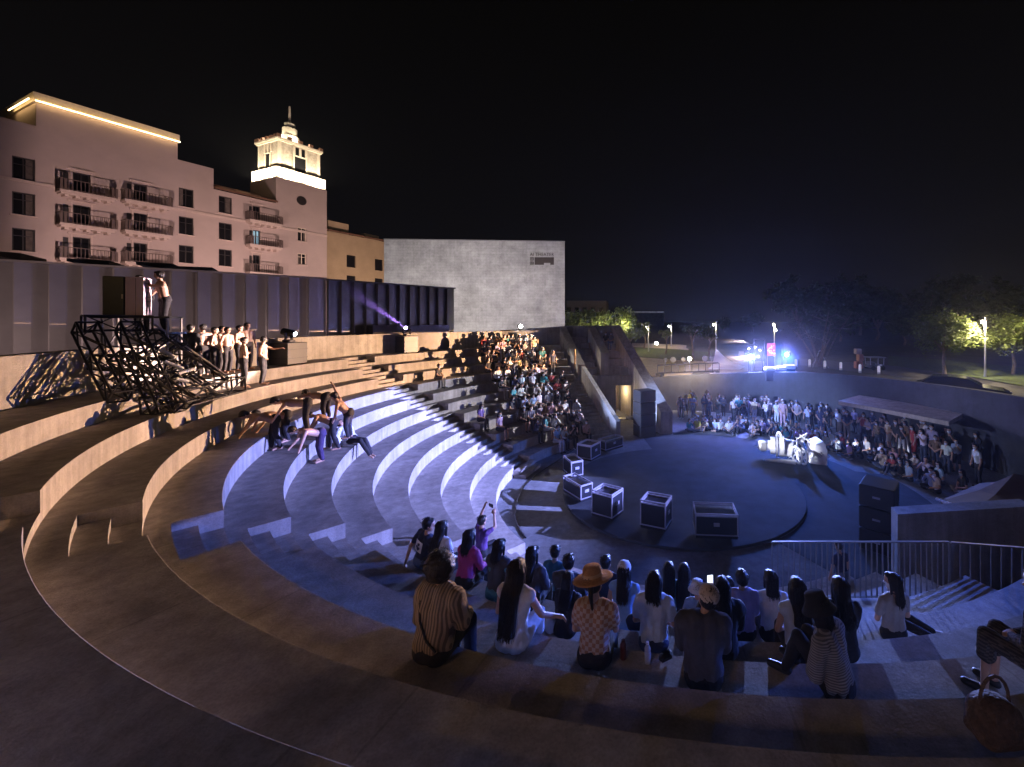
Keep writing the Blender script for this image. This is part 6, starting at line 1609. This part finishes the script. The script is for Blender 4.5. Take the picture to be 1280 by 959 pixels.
# street lamps
for k,(p,b0_) in enumerate(LAMPS): lamp('street_lamp_light','POINT',p,(2800,800,450,400,500)[k],(1,.82,.50),.1)
lamp('hedge_light','POINT',((748-PX)/F*43,42.0,6.2),500,(1,.86,.42),.2); lamp('hedge_light','POINT',((782-PX)/F*43,43.0,6.4),350,(1,.86,.42),.2)
pl_=at_y(866,447,29.6); lamp('pavement_light','SPOT',pl_,1500,(1,.78,.5),.2,pl_+Vector((.3,5,-1.2)),150,.5)
lamp('rear_street_light','POINT',(-7,-9,13),800,(1,.60,.25),.5)
# cone of smoke shaped to the violet beam, added so the beam shows
T=MB(); T.tube(MH1[0],MH1[0]+MH1[1]*9.5,.10,.36,20)
b_=T.build('smoke_beam',[]); m=bpy.data.materials.new('beam_smoke'); m.use_nodes=True; t=m.node_tree
t.nodes.remove(next(n for n in t.nodes if n.type=='BSDF_PRINCIPLED')); v=t.nodes.new('ShaderNodeVolumePrincipled'); v.inputs['Color'].default_value=(.9,.9,1,1); ge=t.nodes.new('ShaderNodeNewGeometry'); dn=t.nodes.new('ShaderNodeVectorMath'); dn.operation='DISTANCE'; dn.inputs[1].default_value=MH1[0]; t.links.new(ge.outputs['Position'],dn.inputs[0])
mr=t.nodes.new('ShaderNodeMapRange'); mr.inputs[1].default_value=0; mr.inputs[2].default_value=8.5; mr.inputs[3].default_value=.30; mr.inputs[4].default_value=0; t.links.new(dn.outputs['Value'],mr.inputs[0]); t.links.new(mr.outputs[0],v.inputs['Density'])
t.links.new(v.outputs[0],next(n for n in t.nodes if n.type=='OUTPUT_MATERIAL').inputs['Volume']); b_.data.materials.append(m); tag(b_,kind='stuff')
# stage smoke hanging round the lamps behind the crowd
T=MB(); T.sphere((0,0,0),1.0,32,20); o=T.build('stage_smoke',[]); o.location=(12.2,29.2,4.6); o.scale=(5.8,2.6,3.8)
m=bpy.data.materials.new('stage_smoke'); m.use_nodes=True; t=m.node_tree; t.nodes.remove(next(n for n in t.nodes if n.type=='BSDF_PRINCIPLED'))
v=t.nodes.new('ShaderNodeVolumePrincipled'); v.inputs['Color'].default_value=(.85,.9,1,1); v.inputs['Anisotropy'].default_value=.55
tc=t.nodes.new('ShaderNodeTexCoord'); ln_=t.nodes.new('ShaderNodeVectorMath'); ln_.operation='LENGTH'; t.links.new(tc.outputs['Object'],ln_.inputs[0])
mr=t.nodes.new('ShaderNodeMapRange'); mr.interpolation_type='SMOOTHSTEP'; mr.inputs[1].default_value=0; mr.inputs[2].default_value=1; mr.inputs[3].default_value=.026; mr.inputs[4].default_value=0
t.links.new(ln_.outputs['Value'],mr.inputs[0]); t.links.new(mr.outputs[0],v.inputs['Density'])
t.links.new(v.outputs[0],next(n for n in t.nodes if n.type=='OUTPUT_MATERIAL').inputs['Volume']); o.data.materials.append(m); tag(o,kind='stuff')
# haze
hz=MB().box((2,40,13.5),(150,140,31)).build('haze',[])
m=bpy.data.materials.new('haze_air'); m.use_nodes=True; t=m.node_tree
t.nodes.remove(next(n for n in t.nodes if n.type=='BSDF_PRINCIPLED'))
v=t.nodes.new('ShaderNodeVolumePrincipled'); v.inputs['Color'].default_value=(.9,.93,1,1); v.inputs['Density'].default_value=.0003; v.inputs['Anisotropy'].default_value=.72
t.links.new(v.outputs[0],next(n for n in t.nodes if n.type=='OUTPUT_MATERIAL').inputs['Volume'])
hz.data.materials.append(m); tag(hz,kind='stuff')
SC.view_settings.view_transform='Standard'; SC.view_settings.look='None'; SC.view_settings.exposure=0; SC.view_settings.gamma=1
SC.cycles.use_denoising=True; SC.cycles.max_bounces=6; SC.cycles.diffuse_bounces=4; SC.cycles.glossy_bounces=2; SC.cycles.transmission_bounces=4; SC.cycles.volume_bounces=0; SC.cycles.sample_clamp_indirect=4.0; SC.cycles.sample_clamp_direct=0
SC.cycles.volume_step_rate=1
